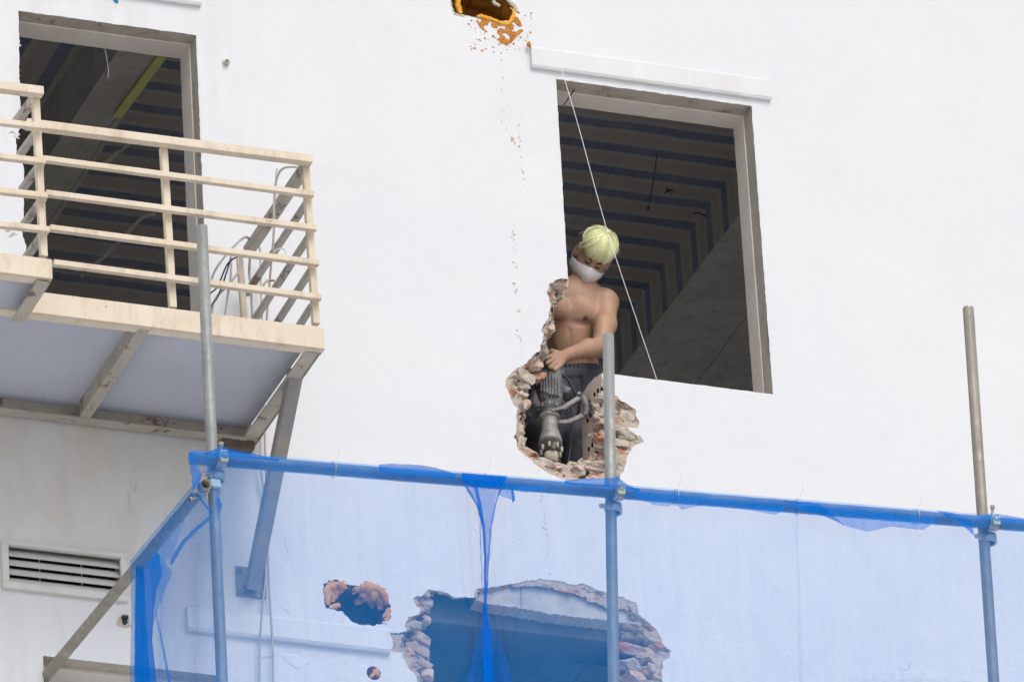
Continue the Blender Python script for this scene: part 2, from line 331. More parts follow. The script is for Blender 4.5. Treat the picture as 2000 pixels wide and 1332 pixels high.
C_BREAK = [(838,1151),(830,1158),(822,1164),(812,1164),(805,1169),(813,1182),(821,1190),(817,1200),(797,1205),(790,1222),(797,1231),(778,1236),(760,1235),(766,1247),(768,1262),(764,1269),(785,1274),(788,1284),(800,1305),(815,1322),(818,1360),(830,1440),(900,1490),(1100,1500),(1270,1470),(1300,1400),(1295,1345),(1292,1315),(1295.5,1291),(1308,1283.6),(1310,1272.5),(1297,1259.6),(1284,1230),(1262,1210),(1247.5,1200),(1244,1178),(1229,1170),(1192,1160),(1162,1148.6),(1140,1140),(1118,1141),(1081,1132),(1055,1130),(1018,1135.6),(992,1142),(951.5,1147),(931,1150),(925.6,1165),(892,1166),(874,1158),(859,1154)]
C_IN = {0:(842,1160,.04),4:(844,1178,.08),7:(846,1200,.16),9:(838,1216,.18),12:(830,1238,.18),15:(838,1268,WT),18:(836,1310,WT),20:(838,1360,WT),21:(850,1430,WT),22:(910,1475,WT),23:(1090,1485,WT),24:(1180,1450,WT),25:(1195,1400,WT),27:(1196,1320,WT),29:(1200,1285,.2),31:(1205,1262,.18),33:(1208,1222,.12),35:(1206,1204,.05),36:(1200,1198,.018),38:(1160,1176,.015),40:(1116,1162,.015),42:(1058,1146,.015),44:(996,1150,.015),46:(934,1160,.015),47:(928,1170,.015),49:(880,1166,.015),50:(858,1162,.02)}
D_HOLE = [(878,8),(884,18),(886,29),(898,33),(920,34),(935,34),(952,36),(965,43),(985,49),(1000,45),(1006,34),(1004,18),(995,6),(985,-8),(960,-22),(920,-26),(890,-16)]
E_HOLE = [(632,1140),(640,1133),(660,1132),(676,1140),(690,1144),(705,1141),(722,1141),(738,1146),(752,1155),(760,1168),(763,1186),(762,1206),(758,1216),(748,1218),(730,1222),(710,1219),(692,1216),(678,1205),(668,1193),(650,1190),(636,1187),(632,1170)]
G_C = at(730, 1314); G_HOLE3 = [G_C+Vector((math.cos(t)*.033, 0, math.sin(t)*.033)) for t in [i*math.pi/10 for i in range(20)]]
A_rect = PX([(1510,770),(1467.5,207.5),(1086,155)])
zf = 19.78
XW0, XW1, ZW1, ZS = A_rect[2].x, A_rect[0].x, A_rect[1].z, A_rect[0].z
dTL, dTR = at(36, 22), at(383, 70)
d_poly = [Vector((dTL.x, 0, 21.765)), Vector((dTR.x, 0, 21.765)), Vector((dTR.x, 0, zf)), Vector((dTL.x-.02, 0, zf))]+PX([(52,505),(51,478),(46,462),(43,452),(46,445),(47,330),(43,318),(33,300),(31,272),(36,262),(40,250)])
vT = at(12, 1062); vB = at(236, 1168); v_poly = [Vector((vT.x, 0, vT.z)), Vector((vB.x, 0, vT.z)), Vector((vB.x, 0, vB.z)), Vector((vT.x, 0, vB.z))]
h1, h2 = at(84, 1280), at(427, 1324); h_poly = [Vector((h1.x, 0, h1.z)), Vector((h2.x, 0, h1.z)), Vector((h2.x, 0, h1.z-1.2)), Vector((h1.x, 0, h1.z-1.2))]
aJ = jag(PX(A_BREAK), .006, .0035, 1); cJ = jag(PX(C_BREAK), .007, .004, 2, True)
dJ = jag(PX(D_HOLE), .008, .005, 3, True); eJ = jag(PX(E_HOLE), .006, .005, 4, True)
aLoop = aJ+jag([aJ[-1], A_rect[0]], .02, .0012, 5)[1:]+jag([A_rect[0], A_rect[1]], .02, .0015, 6)[1:]+jag([A_rect[1], A_rect[2]], .012, .002, 7)[1:]+jag([A_rect[2], aJ[0]], .02, .0012, 8)[1:-1]
dLoop = jag(d_poly[:3], .02, .0018, 9)+jag(d_poly[3:]+[d_poly[0]], .012, .003, 10)[:-1]
loops = [aLoop, dLoop, cJ, dJ, eJ, G_HOLE3, v_poly, h_poly]
FX0, FX1, FZ1 = -7.0, 8.0, 26.0
pts, fs = flat_fill([(FX0, 0), (FX1, 0), (FX1, FZ1), (FX0, FZ1)], [[(p.x, p.z) for p in L] for L in loops])
wall = MB(); wall.add([(x, 0, z) for x, z in pts], fs)
# inner skin with simple openings, end walls and back of the block
def rectloop(x0, x1, z0, z1): return [(x0, z0), (x1, z0), (x1, z1), (x0, z1)]
def bbox(L): xs = [p.x for p in L]; zs = [p.z for p in L]; return min(xs), max(xs), min(zs), max(zs)
inner = []
for L, g in ((aLoop, .03), (dLoop, .02), (cJ, .02), (dJ, .03), (eJ, .03), (G_HOLE3, .02), (v_poly, 0), (h_poly, 0)):
    x0, x1, z0, z1 = bbox(L)
    if L is aLoop: inner.append([(XW0, ZW1), (XW1, ZW1), (XW1, ZS), (.44, ZS), (.40, 19.80), (-.04, 19.80), (-.06, 20.3), (.12, 20.5), (.20, 20.9), (XW0, 21.0)])
    else: inner.append(rectloop(x0-g, x1+g, z0-g, z1+(g if L is not dLoop else 0)))
p2, f2 = flat_fill([(FX0, 0), (FX1, 0), (FX1, FZ1), (FX0, FZ1)], inner)
wall.add([(x, WT, z) for x, z in p2], [f[::-1] for f in f2])
wall.add([(FX0, 0, 0), (FX0, 9, 0), (FX0, 9, FZ1), (FX0, 0, FZ1)], [(0, 3, 2, 1)])
wall.add([(FX1, 0, 0), (FX1, 9, 0), (FX1, 9, FZ1), (FX1, 0, FZ1)], [(0, 1, 2, 3)])
pb, fb = flat_fill([(FX0, 0), (FX1, 0), (FX1, FZ1), (FX0, FZ1)], [rectloop(x, x+2.6, z, z+h) for z, h in ((16.9, 2.5), (zf+.05, 2.5)) for x in (-6.7, -3.8, -.9, 2.0, 4.9)])  # unseen openings added at the back so daylight brightens the rooms
wall.add([(x, 9, z) for x, z in pb], [f[::-1] for f in fb])
wall.add([(FX0, 0, FZ1), (FX1, 0, FZ1), (FX1, 9, FZ1), (FX0, 9, FZ1)], [(0, 1, 2, 3)])
wall.build('wall', PLASTER, B)

def rim(chain3, n0, inn, seed, name, mat=None, rings=9, amp=.010, closed=False, src=None):
    """rough broken thickness of the wall between the plaster edge and the inner edge"""
    idx = sorted(inn); ctrl = PX(src); cum = [0]
    for i in range(1, len(ctrl)): cum.append(cum[-1]+(ctrl[i]-ctrl[i-1]).length)
    tot = cum[-1]+((ctrl[0]-ctrl[-1]).length if closed else 0)
    c2 = [0]; M = len(chain3)
    for i in range(1, M): c2.append(c2[-1]+(chain3[i]-chain3[i-1]).length)
    tot2 = c2[-1]+((chain3[0]-chain3[-1]).length if closed else 0)
    keys = [(cum[i]/tot, at(*inn[i])) for i in idx]
    if closed: keys.append((1.0, keys[0][1]))
    # map by nearest control arclength along the unjittered resample
    R = resample(ctrl, .006 if not closed else .007, closed); cr = [0]
    for i in range(1, len(R)): cr.append(cr[-1]+(R[i]-R[i-1]).length)
    tr = cr[-1]+((R[0]-R[-1]).length if closed else 0)
    def inner_at(t):
        for k in range(len(keys)-1):
            if t <= keys[k+1][0]+1e-9:
                a, b = keys[k], keys[k+1]; q = (t-a[0])/max(1e-9, b[0]-a[0]); return a[1].lerp(b[1], q)
        return keys[-1][1]
    mb = MB(); vs = []
    for i in range(M):
        o = chain3[i]; q = inner_at(cr[min(i, len(cr)-1)]/tr)
        for k in range(rings):
            t = k/(rings-1); p = o.lerp(q, t)
            y = o.y+(q.y-o.y)*(t**1.25); p.y = y
            if 0 < k:
                e = min(1, t*3)*min(1, (o-q).length/.05)
                blk = noise.cell(Vector((p.x*14, p.y*22, p.z*13.3))+Vector((seed, 0, 0)))
                n1 = nz(p, 20, seed); n2 = nz(p, 60, seed+2); n3 = nz(p, 150, seed+4)
                dd = Vector((nz(p, 28, seed+1), n1*1.0, nz(p, 28, seed+6)))*1.2+Vector((n3, n2, n2))*1.0+Vector(((blk-.5)*1.0, (blk-.5)*3.0, 0))
                p = p+dd*amp*e
                p.y = max(.003, p.y)
            vs.append(p)
    fsx = []
    for i in range(M if closed else M-1):
        j = (i+1) % M
        for k in range(rings-1): fsx.append((i*rings+k, j*rings+k, j*rings+k+1, i*rings+k+1))
    mb.add(vs, fsx, False); return mb.build(name, mat or BROKEN, B)
rim(aJ, 0, A_IN, 11, 'broken_edge', src=A_BREAK, amp=.013, rings=11)
rim(cJ, 0, C_IN, 12, 'broken_edge', src=C_BREAK, closed=True, amp=.013, rings=11)
# perforated end faces of hollow bricks on the stub below the sill
pf = [(1176,729),(1176,752),(1172,773),(1155,795),(1162,812),(1164,834),(1160,847),(1165,869),(1164,888),(1166,905),(1153,916),(1140,917),(1139,860),(1137,800),(1136,775),(1149,752),(1162,739)]
ph = [(1169.4,763.4),(1162.9,771),(1152,785.2),(1146,794),(1155.2,811.7),(1149,821),(1158.5,869.4),(1151.5,877.7),(1159.8,896),(1153.7,903.4)]
def pfY(x, y): xl = 1137+(y-775)*.03; return max(.004, min(.235, .215-(x-xl)*.0054))
loops2 = [[(x+math.cos(t)*2.5, y+math.sin(t)*5.0) for t in [k*math.pi/6 for k in range(12)]] for x, y in ph]
pfj = [(p.x, p.y) for p in resample([Vector((x, y, 0)) for x, y in pf], 4, True)]
pfj = [(x+noise.noise(Vector((x*.3, y*.3, 2)))*1.5, y+noise.noise(Vector((x*.3, y*.3, 7)))*1.5) for x, y in pfj]
p3, f3 = flat_fill(pfj, loops2)
def P3(x, y): return at(x, y, pfY(x, y))-Vector((.004, 0, 0))
mb = MB().add([P3(x, y) for x, y in p3], f3)
mb.build('brick_face', simple('hollow_brick_side', (.64, .47, .38), (.74, .60, .52), 9, .95, .4, 50, lo=.3, hi=.6), B)
BF = bpy.data.objects['brick_face']
for L in loops2:
    mb = MB(); a = [P3(x, y) for x, y in L]; b = [p+Vector((.05, 0, -.002)) for p in a]; n = len(a)
    mb.add(a+b, [(i, (i+1) % n, n+(i+1) % n, n+i) for i in range(n)]+[tuple(range(n, 2*n))])
    mb.build('core_hole', HOLE_D, BF)
# individual bricks still bedded in the broken edges
def brick(px, py, Y, L=.11, D=.07, H=.055, rz=0.0, ry=0.0, mat=BRICK, seed=0, hollow=False):
    c = at(px, py, Y); q_ = random.Random(seed); L *= q_.uniform(.75, 1.15); D *= q_.uniform(.7, 1.1); H *= q_.uniform(.6, 1.05); R = Matrix.Rotation(rz+q_.uniform(-.3, .3), 3, 'Z') @ Matrix.Rotation(ry+q_.uniform(-.25, .25), 3, 'Y') @ Matrix.Rotation(q_.uniform(-.3, .3), 3, 'X'); mb = MB()
    bm = bmesh.new(); bmesh.ops.create_cube(bm, size=1); bmesh.ops.subdivide_edges(bm, edges=bm.edges[:], cuts=3, use_grid_fill=True)
    vs = []
    for v in bm.verts:
        p = Vector((v.co.x*L, v.co.y*D, v.co.z*H)); k = noise.noise(p*35+Vector((seed*5, seed, 0))); e = sum(abs(q) > .42 for q in v.co)
        p = p*(1-.05*max(0, e-1))+Vector((k, noise.noise(p*33+Vector((seed, 9, 0))), noise.noise(p*33+Vector((3, seed, 0)))))*.013
        if v.co.x < -.3: p.x += .03*noise.noise(Vector((v.co.y*3, v.co.z*3, seed)))
        vs.append(c+R @ p)
    fs_ = [tuple(v.index for v in f.verts) for f in bm.faces]; bm.free(); mb.add(vs, fs_)
    o = mb.build('brick', mat, B)
    if hollow:
        h = MB()
        for s in hollow: 
            q = c+R @ Vector((s, -D/2-.001, 0)); h.lathe(q+R @ Vector((0, .0, 0)), R @ Vector((0, 1, 0)), [(-.002, .0), (-.002, .011), (.01, .011)], 12)
        h.build('core_hole', HOLE_D, o)
    return o
for i, a in enumerate([
    (1086,560,.075,.075,.10,.058,.2,.05,BRICKP),(1084,578,.15,.055,.08,.06,.3,0,MORTAR),(1068,641,.06,.045,.07,.055,.2,-.1,BRICKP),
    (1052,690,.07,.07,.08,.05,.5,-.3,MORTAR),(1040,715,.07,.09,.09,.055,.4,.1,BRICKP),(1020,737,.05,.10,.07,.05,.2,.1,MORTAR),(1040,741,.12,.08,.09,.035,.3,-.05,BRICK),
    (1018,757,.07,.08,.08,.045,.2,0,BRICK),(1012,778,.07,.07,.08,.04,.2,0,MORTAR),(1018,796,.06,.055,.1,.06,.1,-.3,BRICK),(1012,842,.05,.03,.08,.06,.1,0,BRICKP),
    (1012,866,.05,.04,.08,.05,.2,.2,MORTAR),(1058,909,.07,.10,.08,.04,0,.5,MORTAR),(1092,923,.09,.10,.09,.04,0,.3,BRICK),(1125,925,.08,.07,.10,.06,.2,-.3,BRICK),
    (1170,922,.07,.13,.10,.05,0,0,MORTAR),(1206,899,.045,.07,.09,.06,0,0,BRICK),(1172,905,.11,.10,.06,.05,.4,.3,BRICKP),(1205,871,.05,.12,.09,.055,.1,.1,MORTAR),
    (1172,855,.07,.06,.08,.05,.3,0,BRICK),(1180,829,.06,.09,.08,.032,0,0,BRICK),(1222,852,.03,.09,.05,.045,0,.2,MORTAR),(1206,835,.05,.07,.07,.055,0,0,BRICKP),
    (1176,812,.07,.07,.08,.05,.2,0,MORTAR),(1208,813,.05,.05,.07,.035,0,0,BRICK),(1222,818,.035,.08,.06,.05,0,.1,MORTAR),(1207,790,.05,.06,.08,.04,0,.15,BRICKP),(1182,793,.06,.06,.07,.05,.2,0,MORTAR),
    # lower hole, right side
    (1215,1212,.10,.08,.12,.055,0,0,BRICK),(1235,1228,.07,.09,.12,.05,.1,.3,BRICKP),(1225,1250,.10,.08,.12,.055,.2,.3,MORTAR),(1262,1250,.06,.09,.1,.05,.2,.4,MORTAR),(1282,1270,.05,.10,.08,.05,0,.2,BRICK),
    (1230,1272,.10,.12,.12,.05,0,.2,BRICK),(1262,1290,.07,.10,.1,.05,.2,.2,BRICKP),(1230,1302,.10,.11,.12,.055,.1,.1,MORTAR),(1268,1316,.06,.09,.1,.05,.3,.3,BRICK),(1240,1328,.08,.10,.12,.05,0,.2,BRICKP),
    # lower hole, left side
    (826,1180,.06,.07,.08,.05,.2,.2,MORTAR),(824,1214,.08,.05,.1,.06,.2,0,BRICK),(806,1225,.05,.07,.08,.05,0,0,MORTAR),(815,1250,.09,.10,.12,.055,.1,.05,BRICKP),(812,1272,.08,.12,.12,.05,.1,.25,BRICK),(820,1300,.09,.10,.12,.05,.1,.25,BRICK),(828,1326,.09,.07,.12,.05,.1,.3,BRICKP)]):
    brick(*a, seed=i, hollow=False)
# rectangular reveals, two tones
def reveal(path, closed, split, name_o='window_reveal', inset=.006, yb=WT):
    a = [Vector(p) for p in path]; n = len(a); mb = MB(); mi = MB(); cen = sum(a, Vector())/n
    def off(p, d): q = (cen-p); return p+Vector((math.copysign(d, q.x) if abs(q.x) > .05 else 0, 0, math.copysign(d, q.z) if abs(q.z) > .05 else 0))
    for i in range(n if closed else n-1):
        p, q = a[i], a[(i+1) % n]; K = max(1, int((q-p).length/.02))
        for k in range(K):
            u0, u1 = p.lerp(q, k/K), p.lerp(q, (k+1)/K)
            def rr(v, y, d=0): w_ = off(v, d); w_.y = y; return w_
            e0, e1 = .0025*nz(u0, 30, 3), .0025*nz(u1, 30, 3)
            mb.add([rr(u0, 0), rr(u1, 0), rr(u1, split, e1), rr(u0, split, e0)], [(0, 1, 2, 3)])
            j0, j1 = inset+.002*nz(u0, 18, 5), inset+.002*nz(u1, 18, 5)
            mi.add([rr(u0, split, e0), rr(u1, split, e1), rr(u1, split+.001, j1), rr(u0, split+.001, j0)], [(0, 1, 2, 3)])
            mi.add([rr(u0, split+.001, j0), rr(u1, split+.001, j1), rr(u1, yb, j1), rr(u0, yb, j0)], [(0, 1, 2, 3)])
    mb.build(name_o, REV_OUT, B); mi.build('inner_lining', REV_IN, B)
reveal([Vector((.43, 0, ZS)), A_rect[0], A_rect[1], A_rect[2], aJ[0]], False, .095)
reveal([d_poly[2], d_poly[1], d_poly[0]], False, .085, 'door_reveal')
reveal(list(h_poly)[::-1]+[h_poly[-1]], False, .085, inset=.01)
for pl in (dLoop[dLoop.index(dLoop[-1])-60:],):
    mb = MB(); K = len(pl); vs = []
    for p in pl: vs += [p, p+Vector((.01*nz(p, 30), .11, 0)), p+Vector((.006, WT, 0))]
    mb.add(vs, [(i*3+k, (i+1)*3+k, (i+1)*3+k+1, i*3+k+1) for i in range(K-1) for k in (0, 1)]); mb.build('broken_edge', BROKEN, B)
# chipped patches beside the door
for k, (px, py, r) in enumerate([(388,101,.012),(34,88,.012),(27,265,.022),(18,457,.03),(30,460,.02)]):
    MB().rock(at(px, py, .004), (r, .004, r*.8), seed=k+4, sub=3, amp=.6).build('plaster_chip', MORTAR if k > 1 else TRIM, B)
# floors, ceilings, beams
ZC = 22.38; ZB = 22.13
def slab(x0, x1, y0, y1, z0, z1, name, mat):
    return MB().box(((x0+x1)/2, (y0+y1)/2, (z0+z1)/2), ((x1-x0)/2, 0, 0), (0, (y1-y0)/2, 0), (0, 0, (z1-z0)/2)).build(name, mat, B)
rb0, rb1 = at(1447, 415, ZB, 2), at(1215, 720, ZB, 2)
lbR0, lbR1 = at(315, 114, ZB-.05, 2), at(112, 429, ZB-.05, 2); lbL0, lbL1 = at(228, 103, ZB-.05, 2), at(105, 291, ZB-.05, 2)
def ext(p, q, y): t = (y-p.y)/(q.y-p.y); return p.lerp(q, t)
def prism(a0, a1, b0, b1, z0, z1, name, mat, side=None):
    """beam between the lines a0-a1 (left edge) and b0-b1 (right edge)"""
    v = [Vector((p.x, p.y, z)) for z in (z0, z1) for p in (a0, a1, b1, b0)]
    MB().add(v, [(0, 1, 2, 3), (2, 6, 7, 3)]).build(name, mat, B)
    MB().add(v, [(0, 4, 5, 1)]).build('beam_side', side or mat, B)
yA, yB_ = WT, 8.5
prism(ext(rb0, rb1, yA), ext(rb0, rb1, yB_), ext(rb0, rb1, yA)+Vector((1.1, 0, 0)), ext(rb0, rb1, yB_)+Vector((1.1, 0, 0)), ZB, ZC+.05, 'ceiling_beam', m_conc('pale_beam_concrete', (.54, .52, .47), (.80, .77, .71)), STR_Y)
prism(ext(lbL0, lbL1, yA), ext(lbL0, lbL1, yB_), ext(lbR0, lbR1, yA), ext(lbR0, lbR1, yB_), ZB-.05, ZC+.05, 'ceiling_beam', CONC, CONC)
lm0, lm1 = ext(lbL0, lbL1, yA), ext(lbL0, lbL1, yB_)
MB().add([(lm0.x+.05, yA, ZC), (FX1-.1, yA, ZC), (FX1-.1, 8.9, ZC), (lm1.x+.05, 8.9, ZC)], [(0, 1, 2, 3)]).build('room_ceiling', STR_Y, B)
MB().add([(FX0+.1, yA, ZC), (lm0.x+.05, yA, ZC), (lm1.x+.05, 8.9, ZC), (FX0+.1, 8.9, ZC)], [(0, 1, 2, 3)]).build('room_ceiling', STR_X, B)
slab(FX0+.1, FX1-.1, WT+.002, 8.9, zf-.16, zf-.03, 'floor_slab', PALEF)
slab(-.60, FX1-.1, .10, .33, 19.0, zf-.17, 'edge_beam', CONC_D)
rp = resample([Vector((x, y, 0)) for x, y in [(926,1120),(1300,1120),(1300,1235),(1262,1222),(1245,1219),(1190,1212),(1120,1204),(1060,1195),(1010,1186),(960,1180),(929,1172)]], 5, True)
rp = [(p.x+(noise.noise(p*.15)*2.5 if p.y > 1150 else 0), p.y+(noise.noise(p*.15+Vector((9, 0, 0)))*3 if p.y > 1150 else 0)) for p in rp]
q2, g2_ = flat_fill(rp); mb = MB(); mb.add([at(x, y, .020) for x, y in q2], g2_)
n_ = len(rp); mb.add([at(x, y, .020) for x, y in rp]+[at(x, y, .020)+Vector((0, .079, -.006)) for x, y in rp], [(i, (i+1) % n_, n_+(i+1) % n_, n_+i) for i in range(n_)])
mb.build('render_patch', CONC_L, B)
slab(FX0+.1, FX1-.1, WT+.002, 8.9, 16.6, 16.75, 'floor_slab', CONC)
slab(.35, .5, 1.6, 1.9, 16.8, 19.6, 'column', CONC)
# trims over the openings
def trim(p0, p1, hgt, dep=.022, name='moulding'):
    a, b = at(*p0, -dep), at(*p1, -dep); L = b.x-a.x; z = (a.z+b.z)/2
    mb = MB(); N_ = int(L/.03)
    def P(u, v):
        prof = [(0, .0), (0, -dep*.75), (.012, -dep), (hgt-.006, -dep), (hgt, -dep*.8), (hgt+.006, 0.0)][int(round(v*5))]
        x = a.x+u*L; return Vector((x, prof[1]+.0012*nz((x, 0, v), 20), z+prof[0]+.0015*nz((x, v*3, 0), 15)))
    mb.grid(P, N_, 6, False)
    for x, s in ((a.x, 1), (b.x, -1)): mb.add([(x, 0, z), (x, -dep*.75, z), (x, -dep, z+.012), (x, -dep, z+hgt-.006), (x, 0, z+hgt)], [(0, 1, 2, 3, 4)])
    mb.build(name, TRIM, B)
trim((1040,131), (1508,193), .105); trim((368,1227), (764,1273), .11, .028); trim((60,-34), (394,8), .10)
# vent louvre
fr = MB(); x0, x1, z0, z1 = at(0,1056).x, at(245,1085).x, at(2,1150).z, at(0,1056).z; t = .032
for (xa, xb, za, zb2) in ((x0, x1, z1-t*.7, z1), (x0, x1, z0, z0+t), (x0, x0+t, z0+t, z1-t*.7), (x1-t*.9, x1, z0+t, z1-t*.7)):
    fr.box(((xa+xb)/2, -.008, (za+zb2)/2), ((xb-xa)/2, 0, 0), (0, .012, 0), (0, 0, (zb2-za)/2), .002)
vf = fr.build('vent_frame', SLAT, B)
for k in range(4):
    zz = z0+t+.002+(k+.5)*(z1-z0-1.7*t)/4
    MB().box(((x0+x1)/2, .02, zz), ((x1-x0)/2-t*.8, 0, 0), (0, .014, .0205), (0, -.0022, .0015), .001).build('slat', SLAT, vf)
for k in (1, 2): MB().box((x0+(x1-x0)*k/3, .042, (z0+z1)/2), (.002, 0, 0), (0, .002, 0), (0, 0, (z1-z0)/2-t), 0).build('stay_rod', SLAT, vf)
slab(x0+.02, x1-.02, .09, .11, z0+.01, z1-.01, 'vent_gap_shade', BLACK)  # black sheet stands in for the shade in the gaps between slats

# foam holes
def cavity(loop3, depth, mat, seed, name='foam_cavity', amp=.012, shrink=.12):
    cen = sum(loop3, Vector())/len(loop3); mb = MB(); R = 7; vs = []
    for p in loop3:
        for k in range(R):
            t = k/(R-1); q = p.lerp(cen, shrink*t if k < R-1 else .95) if k < R-1 else p.lerp(cen, .97)
            q = Vector(q); q.y = .001+depth*min(1, (k/(R-2)))
            if k: q = q+Vector((nz(q, 30, seed), nz(q, 22, seed+2)*1.2, nz(q, 30, seed+4)))*amp
            vs.append(q)
    n = len(loop3); mb.add(vs, [(i*R+k, ((i+1) % n)*R+k, ((i+1) % n)*R+k+1, i*R+k+1) for i in range(n) for k in range(R-1)], False)
    return mb.build(name, mat, B)
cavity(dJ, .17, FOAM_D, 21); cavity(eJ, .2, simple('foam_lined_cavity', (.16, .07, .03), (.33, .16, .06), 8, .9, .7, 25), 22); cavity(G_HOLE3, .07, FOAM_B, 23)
def foam_roll(path, rad, Y, mat, seed, name='foam_lip'):
    P = [at(x, y, Y) for x, y in path]; Q = resample(P, .006); mb = MB(); n = 12; m = len(Q); vs = []
    for i, q in enumerate(Q):
        tt = (Q[min(i+1, m-1)]-Q[max(0, i-1)]).normalized(); nn = tt.cross(Vector((0, 1, 0))).normalized()
        rr = rad*(.35+.65*math.sin(math.pi*min(1, max(.0, (i+.5)/m)))**.5)*(1+.5*nz(q, 30, seed))
        for k in range(n):
            a = 2*math.pi*k/n; p = q+nn*math.cos(a)*rr+Vector((0, 1, 0))*math.sin(a)*rr*.8
            vs.append(p+Vector((nz(p, 90, seed), nz(p, 90, seed+1), nz(p, 90, seed+2)))*rad*.45)
    mb.add(vs, [(i*n+k, i*n+(k+1) % n, (i+1)*n+(k+1) % n, (i+1)*n+k) for i in range(m-1) for k in range(n)], True)
    return mb.build(name, mat, B)
foam_roll([(931,34),(940,32),(952,37),(966,40),(978,46),(990,47),(998,42),(1003,32),(1003,20),(997,17)], .011, -.002, FOAM, 1)
foam_roll([(893,-2),(894,10),(896,20),(900,27)], .014, .02, FOAM, 2)
foam_roll([(880,4),(881,16),(886,27),(897,32),(915,33)], .008, .005, MORTAR, 3)
foam_roll([(985,-8),(994,4),(1004,12),(1010,24)], .010, .0, MORTAR, 5)
foam_roll([(962,3),(968,9),(976,12)], .009, .0, MORTAR, 4)
foam_roll([(640,1182),(637,1165),(642,1148),(655,1140),(668,1142),(676,1150)], .022, .012, FOAM_B, 6)
foam_roll([(642,1186),(650,1186),(664,1180)], .014, .01, FOAM_B, 16)
foam_roll([(690,1156),(700,1148),(716,1145),(733,1147),(746,1154),(753,1168),(757,1182)], .022, .012, FOAM_B, 7)
foam_roll([(706,1166),(722,1164),(736,1168),(744,1180),(747,1190)], .024, .05, FOAM_B, 8)
foam_roll([(748,1205),(755,1196),(760,1188),(757,1208),(750,1212)], .010, -.002, FOAM_B, 9)
foam_roll([(646,1176),(650,1160),(662,1152),(670,1156)], .022, .03, FOAM_B, 17)
foam_roll([(694,1176),(708,1172),(722,1174),(732,1182)], .024, .08, FOAM_B, 18)
foam_roll([(700,1160),(720,1156),(740,1164),(750,1180)], .024, .03, FOAM_B, 19)
foam_roll([(722,1322),(730,1316),(735,1308),(738,1320)], .010, .004, FOAM_B, 10)
MB().rock(at(752, 1215, 0), (.012, .006, .009), 3).build('plaster_chip', TRIM, B)
# crumbs of clay stuck on the plaster below the upper hole and the drips
mb = MB()
tri = [(928,36),(1008,20),(1022,60),(1010,70),(985,96),(975,80),(940,56)]
def inside(x, y, P):
    c = False; j = len(P)-1
    for i in range(len(P)):
        if (P[i][1] > y) != (P[j][1] > y) and x < (P[j][0]-P[i][0])*(y-P[i][1])/(P[j][1]-P[i][1])+P[i][0]: c = not c
        j = i
    return c
cnt = 0
while cnt < 1900:
    x, y = random.uniform(915, 1040), random.uniform(15, 105)
    if not inside(x, y, tri):
        if random.random() > .012: continue
    if noise.noise(Vector((x*.08, y*.08, 4.2))) < -.12: continue
    if inside(x, y, D_HOLE): continue
    r = random.choice((.0012, .0016, .002, .0025, .003, .0045)); mb.rock(at(x, y, -.001), (r*1.3, r*.8, r), cnt, 1); cnt += 1
for (xa, ya, xb, yb, n) in ((977,98,983,240,26),(983,240,1003,278,16),(1012,226,1022,360,40),(1001,265,1004,280,14),(1002,448,1006,475,18),(1004,486,1010,495,6),(1002,510,1010,520,14),(1002,548,1010,572,22),(1010,605,1018,612,8),(1008,645,1018,665,16),(1018,680,1020,705,8),(1050,912,1052,918,4),(1056,960,1062,1000,16),(1062,1005,1070,1080,26),(1066,1080,1076,1130,6)):
    for k in range(n*2//3):
        t = random.random(); r = random.choice((.001, .0014, .002, .0028)); mb.rock(at(xa+(xb-xa)*t+random.gauss(0, 2), ya+(yb-ya)*t+random.gauss(0, 2), -.001), (r, r*.6, r*1.3), k, 1)
mb.build('clay_crumbs', CLAY, label='orange clay crumbs smeared and dripped down the white wall below the top hole', cat='crumbs', kind='stuff')
MB().rock(at(1033, 88, -.02), (.010, .012, .012), 5).build('clay_lump', CLAY, label='small brown clay lump sitting at the left end of the moulding above the window', cat='clay lump')
# small fittings on the facade
f1 = MB(); q = at(441, 124, 0); f1.lathe(q, (0, -1, 0), [(-.01, .012), (.02, .012), (.02, .007), (-.005, .006)], 14); f1.rock(q, (.018, .004, .014), 2).build('pipe_stub', WIRE_G, B)
f2 = MB(); q = at(243, 1215, 0); f2.box(q+Vector((0, -.01, .02)), (.014, 0, 0), (0, .01, 0), (0, 0, .008), .002); f2.rock(q, (.016, .012, .016), 4); f2.build('cable_clip', WIRE_K, B)
MB().rock(q+Vector((-.004, 0, 0)), (.034, .004, .028), 7).build('plaster_chip', MORTAR, B)
MB().rock(at(226, 1, 0), (.012, .014, .018), 6).build('blue_wall_plug', simple('blue_plastic', (.02, .25, .5), None, bump=0), B)
# ------------------------------------------------------------------ things inside the rooms
def wire(name, pts, r, mat, label, cat, group=None, n=6):
    P = [Vector(p) for p in pts]; Q = []
    for i in range(len(P)-1):
        a, b, c, d = P[max(i-1, 0)], P[i], P[i+1], P[min(i+2, len(P)-1)]
        for k in range(6):
            t = k/6; Q.append(.5*((2*b)+(c-a)*t+(2*a-5*b+4*c-d)*t*t+(3*b-a-3*c+d)*t**3))
    Q.append(P[-1]); return MB().tube(Q, r, n).build(name, mat, label=label, cat=cat, group=group)
a, b = ext(lbR0, lbR1, .35), at(228, 224, ZB-.06, 2); a.z = b.z = ZB-.075
MB().bar(a, b, .045, .012, bev=.003).build('trunking_strip', YEL, label='yellow green plastic trunking strip hanging along the beam inside the left door opening', cat='plastic strip')
wire('ceiling_wire', [at(205,95,.3), at(209,118,.32), at(212,140,.33), at(210,153,.34)], .0025, WIRE_W, 'pale twin wire dangling from the top of the left door opening', 'wire')
wire('ceiling_conduit', [at(252,280,1.2), at(228,300,1.3), at(200,322,1.4)], .012, CONC, 'grey conduit crossing the dark ceiling behind the middle of the balcony rail', 'conduit')
